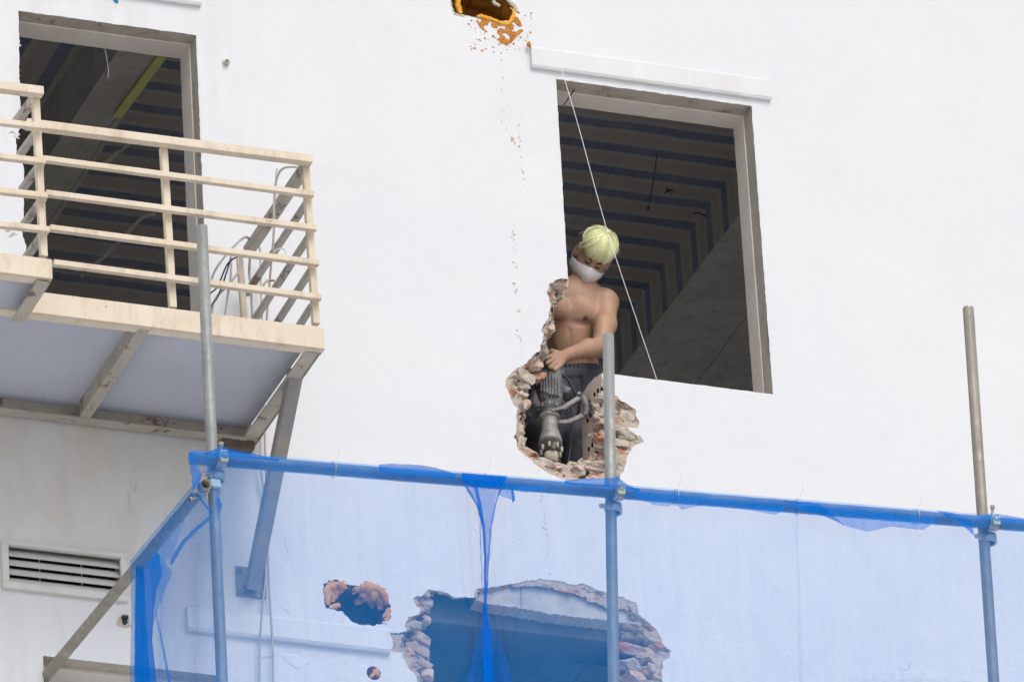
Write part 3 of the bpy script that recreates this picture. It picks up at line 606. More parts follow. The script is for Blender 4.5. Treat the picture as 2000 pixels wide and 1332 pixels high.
wire('hanging_hose', [at(300,418,1.2), at(280,424,1.3), at(255,448,1.4), at(215,490,1.6), at(160,540,1.9)], .010, CONC, 'grey hose sagging in the dark room behind the lower balcony rails', 'hose')
wire('ceiling_wire', [at(1283,300,1.1), at(1278,340,1.1), at(1270,385,1.1), at(1265,412,1.1)], .0025, WIRE_K, 'thin black wire hanging straight from the striped ceiling inside the window', 'wire')
MB().rock(at(1266,407,1.1), .008, 1).build('wire_knot', WIRE_K, bpy.data.objects['ceiling_wire.001'])
mb = MB()
for k in range(9):
    c = at(1303,372,1.3); mb.tube([c, c+Vector((random.uniform(-.03, .045), 0, random.uniform(-.03, .02)))], .0025, 5)
mb.build('wire_tuft', WIRE_K, label='black tuft of cut wires sprouting from the striped ceiling right of the hanging wire', cat='wires')
wire('ceiling_wire', [at(1355,417,1.6), at(1368,417,1.6), at(1382,424,1.6)], .004, WIRE_K, 'short bent black wire lying on the striped ceiling near the beam', 'wire')
wire('twig', [at(1122,176,.07), at(1112,190,.05), at(1101,206,.06)], .003, WIRE_K, 'thin dark stick poking out of the top left corner of the window opening', 'stick')
wire('string', [at(1097,137,-.045), at(1130,248,-.05), at(1183,441,-.05), at(1240,615,-.03), at(1283,742,-.004)], .0016, WIRE_W, 'thin white string stretched from the moulding down across the window to the sill', 'string')

# ------------------------------------------------------------------ balcony
YF, YL = -.93, -1.31
BAL = empty('balcony', (-1.9, -.5, 19.7), 'rusty cream painted steel balcony with horizontal rails and a pale board underside', 'balcony')
def V3(px, py, Y): return at(px, py, Y)
# main front rails: (left end, right end) centre lines
rows = [((50,243),(608,314),.042,.040), ((82,311),(612,381),.026,.027), ((89,378),(617.6,447),.026,.027), ((97,446),(622,515),.026,.027), ((104,514),(627,582),.026,.027)]
for a, b, wd, ht in rows: MB().bar(V3(*a, YF-.02), V3(*b, YF-.02), wd, ht).build('rail', CREAM, BAL)
rows2 = [((-90,160),(83,181),.042,.040), ((-90,229),(84,249),.026,.027), ((-90,296),(88,317),.026,.027), ((-90,364),(92,384),.026,.027), ((-90,430),(96,450),.026,.027)]
for a, b, wd, ht in rows2: MB().bar(V3(*a, YL-.02), V3(*b, YL-.02), wd, ht).build('rail', CREAM, BAL)
def post(t, b, Y, s=.031): MB().bar(V3(*t, Y), V3(*b, Y), s, s, up=(0, 1, 0)).build('post', CREAM, BAL)
post((319,290),(337,603),YF+.022); post((596,320),(617,634),YF+.022); post((69,192),(85,503),YL+.022)
# side rails back to the wall, right end
def frompt(px, py, Y0, Y1, wd, ht, shift=(0, 0), up=(0, 0, 1)):
    a = at(px, py, Y0); b = Vector((a.x+shift[0], Y1, a.z+shift[1])); MB().bar(a, b, wd, ht, up).build('side_rail', CREAM_D, BAL); return a, b
a0 = at(594, 331, YF+.02); MB().bar(a0, at(484, 492, YF+.78), .042, .045).build('side_rail', CREAM_D, BAL)
for (xa, ya, xb, yb) in ((602,392,481,574), (604,462,487,640), (606,530,492,706), (609,598,500,768)):
    MB().bar(at(xa, ya, YF+.02), at(xb, yb, YF+.9), .026, .027).build('side_rail', CREAM_D, BAL)
MB().bar(at(468,505,-.12), at(478,640,-.12), .026, .026, up=(0, 1, 0)).build('post', CREAM, BAL)
# returns between the projecting left part and the main front
for (xa, ya, xb, yb, h) in ((72,186,30,242,.04), (76,252,38,304,.027), (80,320,42,372,.027), (84,388,46,440,.027), (88,452,50,505,.027)):
    MB().bar(at(xa, ya, YL+.02), at(xb, yb, YF), .03, h).build('side_rail', CREAM_D, BAL)
# fascia channels, floor frame
def fascia(p0, p1, Y, hgt, thick=.012, name='fascia', mat=CREAM, lip=.05):
    a, b = at(*p0, Y), at(*p1, Y); z = (a.z+b.z)/2-hgt/2; L = (b.x-a.x)/2; mb = MB()
    mb.box(((a.x+b.x)/2, Y, z), (L, 0, 0), (0, thick/2, 0), (0, 0, hgt/2), .002)
    mb.box(((a.x+b.x)/2, Y+thick/2+lip/2+.0005, z-hgt/2+.004), (L, 0, 0), (0, lip/2, 0), (0, 0, .004), .001); return mb.build(name, mat, BAL), z
_, zfas = fascia((-90,550), (632,641), YF, .105)
fascia((-90,478), (101,513), YL, .095)
fr_, fl_ = at(631,642,YF), at(101,513,YL)
zt = fr_.z; zb0 = zt-.105
xr = fr_.x-.012
MB().box((xr+.004, (YF+.02)/2, zt-.055), (.006, 0, 0), (0, -(YF+.02)/2-.01, 0), (0, 0, .05), .002).box((xr-.03, (YF+.02)/2, zt-.101), (.035, 0, 0), (0, -(YF+.02)/2-.012, 0), (0, 0, .004), .001).build('end_beam', CREAM_D, BAL)
xm = at(275, 655, YF).x
MB().box((xm, (YF-.02)/2, zt-.05), (.005, 0, 0), (0, -(YF)/2-.025, 0), (0, 0, .05), .002).box((xm+.022, (YF-.02)/2, zt-.1), (.026, 0, 0), (0, -(YF)/2-.03, 0), (0, 0, .004), .001).build('joist', CREAM_D, BAL)
MB().box((xm-1.1, (YF-.02)/2, zt-.05), (.03, 0, 0), (0, -(YF)/2-.025, 0), (0, 0, .05), .002).build('joist', CREAM_D, BAL)
xL0 = at(-400, 700, YF).x
MB().box(((xL0+xr)/2-.006, -.03, zt-.055), ((xr-xL0)/2-.006, 0, 0), (0, .006, 0), (0, 0, .052), .002).box(((xL0+xr)/2-.02, -.055, zt-.106), ((xr-xL0)/2-.03, 0, 0), (0, .03, 0), (0, 0, .004), .001).build('ledger_beam', CREAM_D, BAL)
MB().box(((xL0+xr)/2-.01, (YF-.03)/2+.01, zt-.022), ((xr-xL0)/2-.02, 0, 0), (0, -YF/2-.035, 0), (0, 0, .012), .001).build('floor_board', BOARD, BAL)
xl = fl_.x-.012
MB().box((xl, (YL+YF)/2, fl_.z-.05), (.006, 0, 0), (0, (YF-YL)/2-.01, 0), (0, 0, .046), .002).box((xl-.025, (YL+YF)/2, fl_.z-.093), (.03, 0, 0), (0, (YF-YL)/2-.01, 0), (0, 0, .004), .001).build('end_beam', CREAM_D, BAL)
MB().box(((xL0+xl)/2, (YL+YF)/2, fl_.z-.025), ((xl-xL0)/2-.01, 0, 0), (0, (YF-YL)/2-.015, 0), (0, 0, .01), .001).build('floor_board', BOARD, BAL)
# diagonal brace with wall plate and bolts, stub bracket at the wall
bt, bb = at(578, 722, -.66), at(492, 1150, -.03)
MB().bar(bt, bb, .062, .055, up=(0, 1, 0), bev=.004).build('brace', BRACE, BAL)
pc = at(490, 1137, -.006); pl = MB().box(pc, (.068, 0, .0), (0, .005, 0), (0, 0, .072), .002).build('wall_plate', BRACE, BAL)
for sx in (-1, 1):
    for sz in (-1, 1): MB().lathe(pc+Vector((sx*.05, -.005, sz*.052)), (0, -1, 0), [(0, .013), (.008, .013), (.009, .007), (.02, .007), (.02, 0)], 6, False).build('bolt', BRACE, pl)
MB().box(at(462, 868, -.03), (.075, 0, 0), (0, .03, 0), (0, 0, .026), .003).build('bracket', simple('rusted_dark_bracket', (.10, .085, .07), (.18, .13, .10), 20, .9, .5), BAL)
# ring handle and tie on the side rails
mb = MB(); c = at(530,560,-.45); P = [c+CR*math.cos(t)*.035+CU*math.sin(t)*.028 for t in [math.pi*k/9-.2 for k in range(12)]]; mb.tube(P, .006, 8)
mb.build('rusty_hook', simple('rusty_paint', (.72, .6, .45), (.2, .06, .03), 30, .8, .4, lo=.48, hi=.54), label='small rusty hook ring on the wall behind the right balcony rails', cat='hook')
# cables behind the balcony rails
g = 'cables hanging on the wall behind the balcony'
for pts_, r, m, lb in (
    ([(470,468,-.3),(440,500,-.3),(415,540,-.25),(405,600,-.2),(404,640,-.2)], .006, WIRE_G, 'grey cable looping leftmost from the rail bracket toward the door jamb'),
    ([(468,500,-.25),(445,515,-.25),(425,560,-.2),(408,580,-.2),(404,640,-.2)], .004, WIRE_K, 'thin black cable curving down to the left just inside the grey loop'),
    ([(451,503,-.2),(440,540,-.2),(425,580,-.2),(412,600,-.2),(408,640,-.2)], .004, WIRE_K, 'thin black cable running closest to the middle grey loops'),
    ([(470,500,-.2),(468,525,-.2),(450,552,-.2),(420,585,-.15),(413,620,-.15)], .006, WIRE_G, 'grey cable making a wide loop under the rail bracket'),
    ([(452,500,-.2),(450,550,-.2),(446,570,-.15),(438,630,-.15)], .005, WIRE_G, 'grey cable dropping straight through the middle of the loops'),
    ([(468,470,-.25),(482,463,-.25),(489,480,-.2),(487,530,-.1),(490,560,-.1),(494,640,-.1)], .006, WIRE_G, 'grey cable arching over the rail bracket and down beside the rear post'),
    ([(500,470,-.1),(508,490,-.06),(509,540,-.05),(512,640,-.05),(512,780,-.04),(508,900,-.04),(522,1000,-.03),(520,1100,-.03),(508,1250,-.03),(507,1360,-.03)], .005, WIRE_G, 'left one of two long grey cables running down the wall beside the balcony brace'),
    ([(541,330,-.4),(536,400,-.4),(536,440,-.3),(520,640,-.06),(516,790,-.04),(519,900,-.04),(523,1060,-.03),(526,1150,-.03),(532,1250,-.03),(534,1360,-.03)], .005, WIRE_G, 'right one of two long grey cables running down the wall beside the balcony brace')):
    wire('cable', [at(*p) for p in pts_], r, m, lb, 'cable', g)
wire('cloth_tie', [at(580,326,-.85), at(555,328,-.8), at(542,345,-.75), at(536,380,-.7), at(535,440,-.65), at(533,488,-.6)], .006, simple('pale_cloth', (.62, .6, .55), None, bump=0), 'pale strip of cloth tied to the top right side rail and hanging down', 'cloth strip')
wire('knotted_string', [at(533,493,-.6), at(542,487,-.6), at(553,486,-.6), at(558,494,-.6), at(553,502,-.6)], .003, WIRE_W, 'short white knotted string at the end of the pale cloth strip on the rails', 'string')
# ------------------------------------------------------------------ scaffold
def pipe(a, b, label, mat=GALV, r=.0242, ragged=False):
    a, b = Vector(a), Vector(b); ax = (b-a).normalized(); L = (b-a).length; mb = MB(); ri = r-.0035
    prof = [(.06, ri), (0, ri), (0, r)]+[(L*k/12, r) for k in range(1, 12)]+[(L, r), (L, ri), (L-.06, ri)]
    mb.lathe(a, ax, prof, 28)
    if ragged:
        rng = random.Random(3)
        for i in range(28*3):
            v = Vector(mb.v[i]); k = i % 28
            if (v-a).dot(ax) < .01: mb.v[i] = tuple(v+ax*(.012*max(0, noise.noise(Vector((k*.5, 0, 0))))))
    mb.lathe(a, ax, [(.06, ri), (.06, 0)], 28); mb.lathe(a, ax, [(L-.06, ri), (L-.06, 0)], 28)
    return mb.build('scaffold_tube', mat, label=label, cat='scaffold tube', group='scaffold tubes in front of the wall')
def down(p, q, z): t = (z-p.z)/(q.z-p.z); return p.lerp(q, t)
YPOLE, YLED = -1.70, -1.75
pl1, pl2 = at(394,443,YPOLE), at(434,1332,YPOLE); pm1, pm2 = at(1188,655,YPOLE), at(1198.5,1332,YPOLE); pr1, pr2 = at(1891,602,YPOLE), at(1941,1332,YPOLE)
pipe(pl1, down(pl1, pl2, 8.0), 'upright galvanised scaffold tube in front of the balcony, at the corner of the net')
pipe(pm1, down(pm1, pm2, 8.0), 'upright galvanised scaffold tube ending in front of the worker')
pipe(pr1, down(pr1, pr2, 8.0), 'tan upright scaffold tube with ragged top, standing in front of the blank right wall', GALV_B, ragged=True)
l1, l2 = at(372,894,YLED), at(2000,1026,YLED); l3 = l1+(l2-l1)*1.25
pipe(l1, l3, 'long nearly level scaffold tube carrying the top edge of the blue net')
t1_, t2_ = at(402,945,-1.80), at(88,1322,.03)
pipe(t1_, t2_+(t2_-t1_)*.06, 'weathered tan scaffold tube slanting back from the net corner into the lower left opening', GALV_B)
# couplers
def coupler(c, label, letter=None, flip=1, rot=0):
    c = Vector(c); root = empty('scaffold_coupler', c, label, 'scaffold clamp', 'clamps joining the scaffold tubes')
    mb = MB(); n = 20
    # band round the level tube
    R0, R1, hw = .0255, .035, .021; d = (l2-l1).normalized(); u_ = Vector((0, 0, 1)); u_ = (u_-d*u_.dot(d)).normalized(); f_ = u_.cross(d).normalized()
    if f_.y > 0: f_ = -f_
    q = c
    pr = [(-hw, R0), (-hw, R1), (hw, R1), (hw, R0)]; mb.lathe(q, d, pr, n); mb.build('band', ZINC_D, root)
    MB().box(q+f_*.043, d*.017, f_*.005, u_*.027, .003).build('face_plate', ZINC, root)
    MB().lathe(q-f_*-.012+u_*.026, (u_*1+f_*.25), [(0, .007), (.035, .007), (.035, .011), (.047, .011), (.05, .004)], 8, False).build('bolt', ZINC_D, root)
    c2 = q+Vector((0, .05, -.008)); mb = MB(); mb.lathe(c2+Vector((0, 0, -.045)), (0, 0, 1), [(-.02, R0), (-.02, R1), (.02, R1), (.02, R0)], n)
    mb.box(c2+Vector((-.034, -.01, -.045)), (.012, 0, 0), (0, .012, 0), (0, 0, .016), .002); mb.build('lower_band', ZINC_D, root)
    MB().lathe(c2+Vector((-.03, -.02, -.04)), (-.9, -.3, -.35), [(0, .007), (.04, .007), (.04, .011), (.05, .011), (.051, 0)], 8, False).build('bolt', ZINC_D, root)
    if letter:
        cu = bpy.data.curves.new('letter', 'FONT'); cu.body = letter; cu.size = .042; cu.extrude = .0008; cu.align_x = 'CENTER'; cu.align_y = 'CENTER'
        tmp = bpy.data.objects.new('tmp', cu); COL.objects.link(tmp); bpy.context.view_layer.update()
        me = bpy.data.meshes.new_from_object(tmp.evaluated_get(bpy.context.evaluated_depsgraph_get())); bpy.data.objects.remove(tmp)
        o = bpy.data.objects.new('stamped_letter', me); COL.objects.link(o); o.parent = root; me.materials.clear(); me.materials.append(INK)
        M = Matrix((d, u_, f_)).transposed(); me.transform(Matrix.Translation(f_*.0483) @ M.to_4x4())
    return root
def led(px):
    t = (px-372)/(2000-372); return at(px, 894+(1026-894)*t, YLED)
coupler(led(431), 'zinc clamp with a letter G at the left corner joint of the net tube', 'G')
coupler(led(1206), 'greenish zinc clamp with a letter G joining the level tube to the middle upright tube', 'G')
coupler(led(1938), 'pale clamp with a letter G joining the level tube to the far right upright', 'G')
c = at(412,949,-1.72); root = empty('scaffold_coupler', c, 'clamp without letter holding the slanting tan tube to the upright at the net corner', 'scaffold clamp', 'clamps joining the scaffold tubes')
ax = (t2_-t1_).normalized(); MB().lathe(t1_+ax*.05, ax, [(-.02, .026), (-.02, .032), (.02, .032), (.02, .026)], 20).build('band', ZINC_D, root)
pp = down(pl1, pl2, at(421,951,YPOLE).z); MB().lathe(pp, (0, 0, 1), [(-.022, .0255), (-.022, .032), (.022, .032), (.022, .0255)], 20).box(pp+Vector((-.03, -.015, 0)), (.02, 0, 0), (0, .014, 0), (0, 0, .014), .002).build('band', ZINC_D, root)
MB().box(pp+Vector((-.002, -.034, 0)), (.022, 0, 0), (0, .004, 0), (0, 0, .018), .003).build('face_plate', ZINC, root)
MB().lathe(t1_+ax*.07+Vector((0, -.01, -.03)), (-.9, -.2, -.4), [(0, .006), (.05, .006), (.05, .01), (.06, .01)], 8, False).build('bolt', ZINC_D, root)

# ------------------------------------------------------------------ blue net
NR = empty('debris_net', (0, -1.8, 18.6), 'translucent blue debris net tied along the level scaffold tube and knotted near the middle', 'net')
xa, xb = at(370,900,-1.785).x, at(2000,1026,-1.785).x+.7; zbot = 16.6
gx = at(947,1060,-1.785).x
sx_ = at(1556,1150,-1.785).x
def front(u, v):
    x = xa+(xb-xa)*u; t = (x-l1.x)/(l2.x-l1.x); zt_ = l1.z+(l2.z-l1.z)*t+.022; z = zt_+(zbot-zt_)*v
    e = min(1, v*14)
    y = -1.782-.004*nz((x, 0, z), 3)-.014*e*math.sin(x*9+1.5*nz((x, z, 0), 1))*math.exp(-v*2)-.012*e*nz((x*4, z*.5, 1), 1)
    y -= .010*e*abs(nz((x*2.2+z*1.4, z*1.1, 0), 2.2, 5)); y -= .012*e*math.exp(-((x-sx_)/.012)**2)
    gq = math.exp(-((x-gx)/.10)**2)*e; y -= .025*gq*math.sin((x-gx)*130+z*3)
    return Vector((x+.10*e*math.exp(-u*70), y, z))
MB().grid(front, 420, 60).build('net_panel', NET, NR)
dL = (l3-l1).normalized(); MB().lathe(l1, dL, [(-.004, .0272)]+[((l3-l1).length*k/60, .0276+.0006*math.sin(k*2.7)) for k in range(61)], 28).build('net_wrap', m_net('blue_netting_wrapped', .34, (.006, .24, .80)), NR)
# side return along the slanting tube
s0 = t1_; s1 = t1_.lerp(t2_, (268-402)/(88-402))
def sidep(u, v):
    p = s0.lerp(s1, u); p = p+Vector((0, 0, -.0)); z0_ = p.z+.024; z = z0_+(zbot-z0_)*v; e = min(1, v*8)
    return Vector((p.x-.03+.055*math.exp(-u*14)*min(1, v*12)+.014*e*math.sin(u*14+z*2)-(.05*v)*(u), p.y-.012-.01*math.sin(u*9), z))
MB().grid(sidep, 60, 40).build('net_panel', m_net('blue_netting_side', .42, (.0, .26, .76)), NR)
def strip(lp, rp, Y, mat, cols=14, rows_=40, fold=.008, k=3, name='net_fold', seed=0, Y2=None):
    """cloth between a left and a right edge given from top to bottom"""
    def arc(P):
        Q = [Vector((x, y, 0)) for x, y in P]; c = [0]
        for i in range(1, len(Q)): c.append(c[-1]+(Q[i]-Q[i-1]).length)
        def f(t):
            s = t*c[-1]
            for i in range(1, len(Q)):
                if s <= c[i]+1e-6: return Q[i-1].lerp(Q[i], (s-c[i-1])/max(1e-6, c[i]-c[i-1]))
            return Q[-1]
        return f
    fl, frr = arc(lp), arc(rp)
    def P(u, v):
        p = fl(v).lerp(frr(v), u); j = 1.3*noise.noise(Vector((v*9, u*3, seed)))+.7*noise.noise(Vector((v*26, u*8, seed))); yy = Y if Y2 is None else Y+(Y2-Y)*v
        return at(p.x+j, p.y+j*.5, yy-.004-fold*abs(math.sin(u*math.pi*k+v*2+seed)))
    return MB().grid(P, cols, rows_).build(name, mat, NR)
YN = -1.80
strip([(901,923),(902,940),(912,958),(930,985),(941,1030),(945,1060),(945,1120),(944,1190)], [(991,930),(984,942),(973,955),(966,985),(958,1030),(955,1060),(952,1120),(950,1190)], YN, NET2, fold=.012, k=4)
strip([(901,923),(903,936),(915,942),(930,950)], [(991,930),(986,938),(978,946),(968,952)], YN-.008, NET4, fold=.006, k=3, rows_=14)
strip([(924,945),(934,985),(942,1030),(946,1100),(945,1190)], [(932,945),(940,985),(948,1030),(950,1100),(949,1190)], YN-.014, NET4, 6, 30, .004, 1, seed=3)
strip([(904,944),(915,962),(932,990),(940,1020)], [(908,942),(921,962),(937,990),(944,1018)], YN-.012, NET3, 5, 20, .003, 1, seed=4)
strip([(985,938),(974,955),(965,990),(957,1030),(952,1100),(948,1185)], [(991,935),(979,957),(968,990),(961,1030),(955,1100),(951,1185)], YN-.012, NET3, 5, 24, .003, 1, seed=5)
strip([(938,1000),(938,1080),(941,1150)], [(940,1000),(940,1080),(943,1150)], YN-.01, NET2, 3, 20, .002, 1, seed=6)
strip([(983,938),(976,955),(972,966)], [(996,950),(1003,960),(1006,978)], YN-.006, NET2, 8, 12, .006, 2, seed=7)
strip([(998,952),(999,966),(1000,982)], [(1002,953),(1005,964),(1006,978)], YN-.012, NET3, 4, 10, .002, 1, seed=8)
strip([(943,1186),(943,1240),(944,1360)], [(951,1186),(957,1240),(966,1360)], YN, NET4, 6, 30, .005, 2, seed=9)
strip([(940,1215),(925,1270),(905,1360)], [(955,1205),(985,1270),(1010,1360)], YN+.004, m_net('blue_netting_spread', .26, (.004, .20, .74)), 12, 30, .012, 5, seed=10)
strip([(941,1180),(943,1184),(944,1192)], [(956,1180),(953,1184),(952,1192)], YN-.016, NET3, 6, 6, .004, 1, name='net_knot', seed=11)
# flaps hanging under the tube and bulging above it
for seed, (top, low, m) in enumerate([
    ([(992,944),(1062,950)], [(992,953),(1022,961),(1062,959)], NET2),
    ([(1235,960),(1320,966),(1345,969)], [(1247,971),(1277,986),(1303,989),(1319,984),(1331,995),(1345,992)], NET2),
    ([(1345,969),(1440,978),(1530,984)], [(1345,992),(1375,986),(1445,993),(1514,1005),(1532,997)], NET2),
    ([(1560,986),(1640,994),(1740,1002),(1830,1010)], [(1600,1000),(1624,1010),(1648,1026),(1694,1038),(1740,1028),(1804,1035),(1821,1023)], NET2),
    ([(1530,976),(1560,979),(1600,984)], [(1560,996),(1600,1004),(1648,1024)], NET3),
    ([(1830,996),(1860,1001),(1900,1018)], [(1850,1010),(1872,1018),(1902,1046)], NET3),
    ([(740,907),(766,905),(822,908),(851,913),(890,925)], [(740,922),(790,926),(850,930),(890,934)], NET3),
    ([(1103,938),(1136,934),(1192,933),(1207,931)], [(1103,945),(1136,948),(1192,952),(1207,955)], NET3),
    ([(1207,931),(1222,944),(1250,956)], [(1207,950),(1224,955),(1250,960)], NET3),
    ([(400,884),(412,880),(430,871)], [(400,888),(415,890),(430,892)], NET3),
    ([(430,871),(450,877),(496,886),(545,896)], [(430,892),(455,893),(496,896),(545,900)], NET3),
    ([(1908,1012),(1937,1001),(1970,1006),(2010,1014)], [(1908,1018),(1937,1018),(1970,1020),(2010,1022)], NET2)]):
    n_ = len(low)
    strip(top, low, YN-.012, m, 10, 40, .004, 1, seed=20+seed)
# corner: cloth round the tube end, seams on the side return, bunch hanging on the left
strip([(368,884),(368,894),(374,930),(376,960)], [(380,884),(384,905),(396,928),(388,944)], YN+.0, NET3, 8, 20, .004, 1, seed=40)
strip([(378,960),(395,982),(412,1004)], [(381,958),(399,980),(416,1002)], -1.74, NET3, 4, 14, .002, 1, seed=41)
strip([(421,972),(427,985),(429,1000)], [(428,972),(434,985),(431,1002)], -1.73, NET3, 4, 10, .002, 1, seed=42)
strip([(410,1006),(385,1026),(355,1056),(336,1086),(331,1098)], [(413,1012),(390,1032),(362,1060),(345,1088),(335,1104)], -1.5, NET3, 4, 30, .003, 1, seed=43, Y2=-1.1)
strip([(272,1090),(267,1100),(266,1160),(263,1340)], [(298,1062),(312,1088),(318,1120),(306,1150),(300,1190),(297,1250),(308,1340)], -1.03, NET4, 16, 40, .02, 3, seed=44)
strip([(275,1092),(290,1110),(298,1150),(296,1230)], [(300,1068),(318,1092),(337,1117),(304,1200)], -1.05, NET2, 12, 30, .008, 2, seed=45)
strip([(265,1098),(263,1180),(262,1340)], [(280,1090),(284,1180),(294,1340)], -1.06, NET4, 8, 30, .012, 2, seed=46)
strip([(292,1060),(300,1080),(310,1095)], [(385,965),(365,1000),(335,1090)], -1.2, m_net('blue_netting_layered', .35, (.004, .20, .74)), 14, 20, .004, 2, seed=47)
strip([(303,1195),(316,1260),(330,1345)], [(305,1195),(320,1260),(337,1345)], -1.07, NET3, 3, 20, .002, 1, seed=48)
# cable ties with loose ends round the tube
for px in (651, 947, 1320, 1557, 1790):
    c = led(px); d = (l2-l1).normalized()
    r_ = empty('cable_tie', c, {651:'thin tie round the net tube left of the gathered knot', 947:'thin tie round the net tube above the gathered knot', 1320:'thin tie round the net tube right of the middle upright', 1557:'thin tie round the net tube halfway between the two right uprights', 1790:'thin tie round the net tube nearest the far right clamp'}[px], 'cable tie', 'ties round the net tube')
    MB().lathe(c, d, [(-.0015, .0340), (-.0015, .0352), (.0015, .0352), (.0015, .0340)], 24).build('loop', WIRE_G, r_)
    MB().tube([c+Vector((0, -.03, .03)), c+Vector((.012, -.04, .055)), c+Vector((.016, -.04, .09))], .0006, 5).build('loose_end', WIRE_G, r_)
# ------------------------------------------------------------------ signed-distance modelling for the figure
class SDF:
    def __init__(s, lo, hi, h):
        s.lo = np.array(lo, float); s.h = h; s.n = np.ceil((np.array(hi)-s.lo)/h).astype(int)+1
        s.F = np.full(s.n, 1.0, np.float32)
    def _win(s, lo, hi):
        a = np.clip(np.floor((np.array(lo)-s.lo)/s.h).astype(int), 0, s.n); b = np.clip(np.ceil((np.array(hi)-s.lo)/s.h).astype(int)+1, 0, s.n)
        ax = [s.lo[i]+s.h*np.arange(a[i], b[i]) for i in range(3)]
        return tuple(slice(a[i], b[i]) for i in range(3)), np.meshgrid(*ax, indexing='ij')
    def comb(s, W, d, k, sub):
        F = s.F[W]
        if F.size == 0: return
        if sub:
            hh = np.maximum(k-np.abs(-F-d), 0)/k; s.F[W] = -(np.minimum(-F, d)-hh*hh*k*.25)
        else:
            hh = np.maximum(k-np.abs(F-d), 0)/k; s.F[W] = np.minimum(F, d)-hh*hh*k*.25
    def cap(s, a, b, ra, rb, k=.02, sub=False):
        a, b = np.array(a, float), np.array(b, float); m = max(ra, rb)+k+.03
        W, (X, Y, Z) = s._win(np.minimum(a, b)-m, np.maximum(a, b)+m); d = b-a; L = max(1e-9, d@d)
        t = np.clip(((X-a[0])*d[0]+(Y-a[1])*d[1]+(Z-a[2])*d[2])/L, 0, 1)
        D = np.sqrt((X-a[0]-t*d[0])**2+(Y-a[1]-t*d[1])**2+(Z-a[2]-t*d[2])**2)-(ra+(rb-ra)*t); s.comb(W, D, k, sub); return s
    def ell(s, c, r, ax=None, k=.03, sub=False):
        c = np.array(c, float); r = np.array(r, float); m = r.max()+k+.03
        W, (X, Y, Z) = s._win(c-m, c+m); X, Y, Z = X-c[0], Y-c[1], Z-c[2]
        if ax is None: ax = np.eye(3)
        q = [X*ax[i][0]+Y*ax[i][1]+Z*ax[i][2] for i in range(3)]
        k0 = np.sqrt(sum((q[i]/r[i])**2 for i in range(3))); k1 = np.sqrt(sum((q[i]/r[i]**2)**2 for i in range(3)))
        s.comb(W, k0*(k0-1)/np.maximum(k1, 1e-6), k, sub); return s
    def mesh(s):
        F = s.F; S = F < 0; n = np.array(F.shape); C = tuple(n-1)
        acc = np.zeros(C+(3,), np.float32); cnt = np.zeros(C, np.float32)
        for ax in range(3):
            o = [i for i in range(3) if i != ax]
            for da in (0, 1):
                for db in (0, 1):
                    sl0 = [None]*3; sl1 = [None]*3
                    sl0[ax] = slice(0, C[ax]); sl1[ax] = slice(1, C[ax]+1)
                    for q, dd in zip(o, (da, db)): sl0[q] = slice(dd, dd+C[q]); sl1[q] = sl0[q]
                    f0, f1 = F[tuple(sl0)], F[tuple(sl1)]; m = (f0 < 0) != (f1 < 0); t = np.where(m, f0/np.where(m, f0-f1, 1), 0)
                    acc[..., ax] += np.where(m, t, 0)
                    for q, dd in zip(o, (da, db)): acc[..., q] += np.where(m, dd, 0)
                    cnt += m
        act = cnt > 0; idx = -np.ones(C, int); idx[act] = np.arange(act.sum())
        V = np.argwhere(act)+acc[act]/cnt[act][:, None]; V = s.lo+V*s.h; Fs = []
        for ax in range(3):
            a, b = [(1, 2), (2, 0), (0, 1)][ax]
            sl = [slice(1, C[i]) for i in range(3)]; sl[ax] = slice(0, C[ax]); s1 = list(sl); s1[ax] = slice(1, C[ax]+1)
            i0, i1 = S[tuple(sl)], S[tuple(s1)]; E = np.argwhere(i0 != i1); flip = i0[i0 != i1]
            off = np.ones(3, int); off[ax] = 0; E = E+off
            def g(da, db): q = E.copy(); q[:, a] -= da; q[:, b] -= db; return idx[q[:, 0], q[:, 1], q[:, 2]]
            Q = np.stack([g(0, 0), g(1, 0), g(1, 1), g(0, 1)], 1); Q[~flip] = Q[~flip][:, ::-1]; Fs.append(Q)
        return V, np.concatenate(Fs)
def smooth_mesh(V, Fq, it=3, lam=.5):
    E = np.concatenate([Fq[:, [i, (i+1) % 4]] for i in range(4)]); E = np.concatenate([E, E[:, ::-1]])
    for _ in range(it):
        A = np.zeros_like(V); np.add.at(A, E[:, 0], V[E[:, 1]]); c = np.bincount(E[:, 0], minlength=len(V))[:, None]; V = V+(A/np.maximum(c, 1)-V)*lam
    return V
def from_sdf(S, name, mat, parent, it=3):
    V, Fq = S.mesh(); V = smooth_mesh(V, Fq, it); mb = MB(); mb.v = V.tolist(); mb.f = Fq.tolist(); mb.sm = [True]*len(mb.f)
    return mb.build(name, mat, parent)

# ------------------------------------------------------------------ worker
WR = empty('person', (.56, .6, zf), 'shirtless person with yellow green hair and white face mask bending over a black demolition hammer', 'person')
def P(px, py, Y): return at(px, py, Y)
def np3(v): return np.array(v, float)
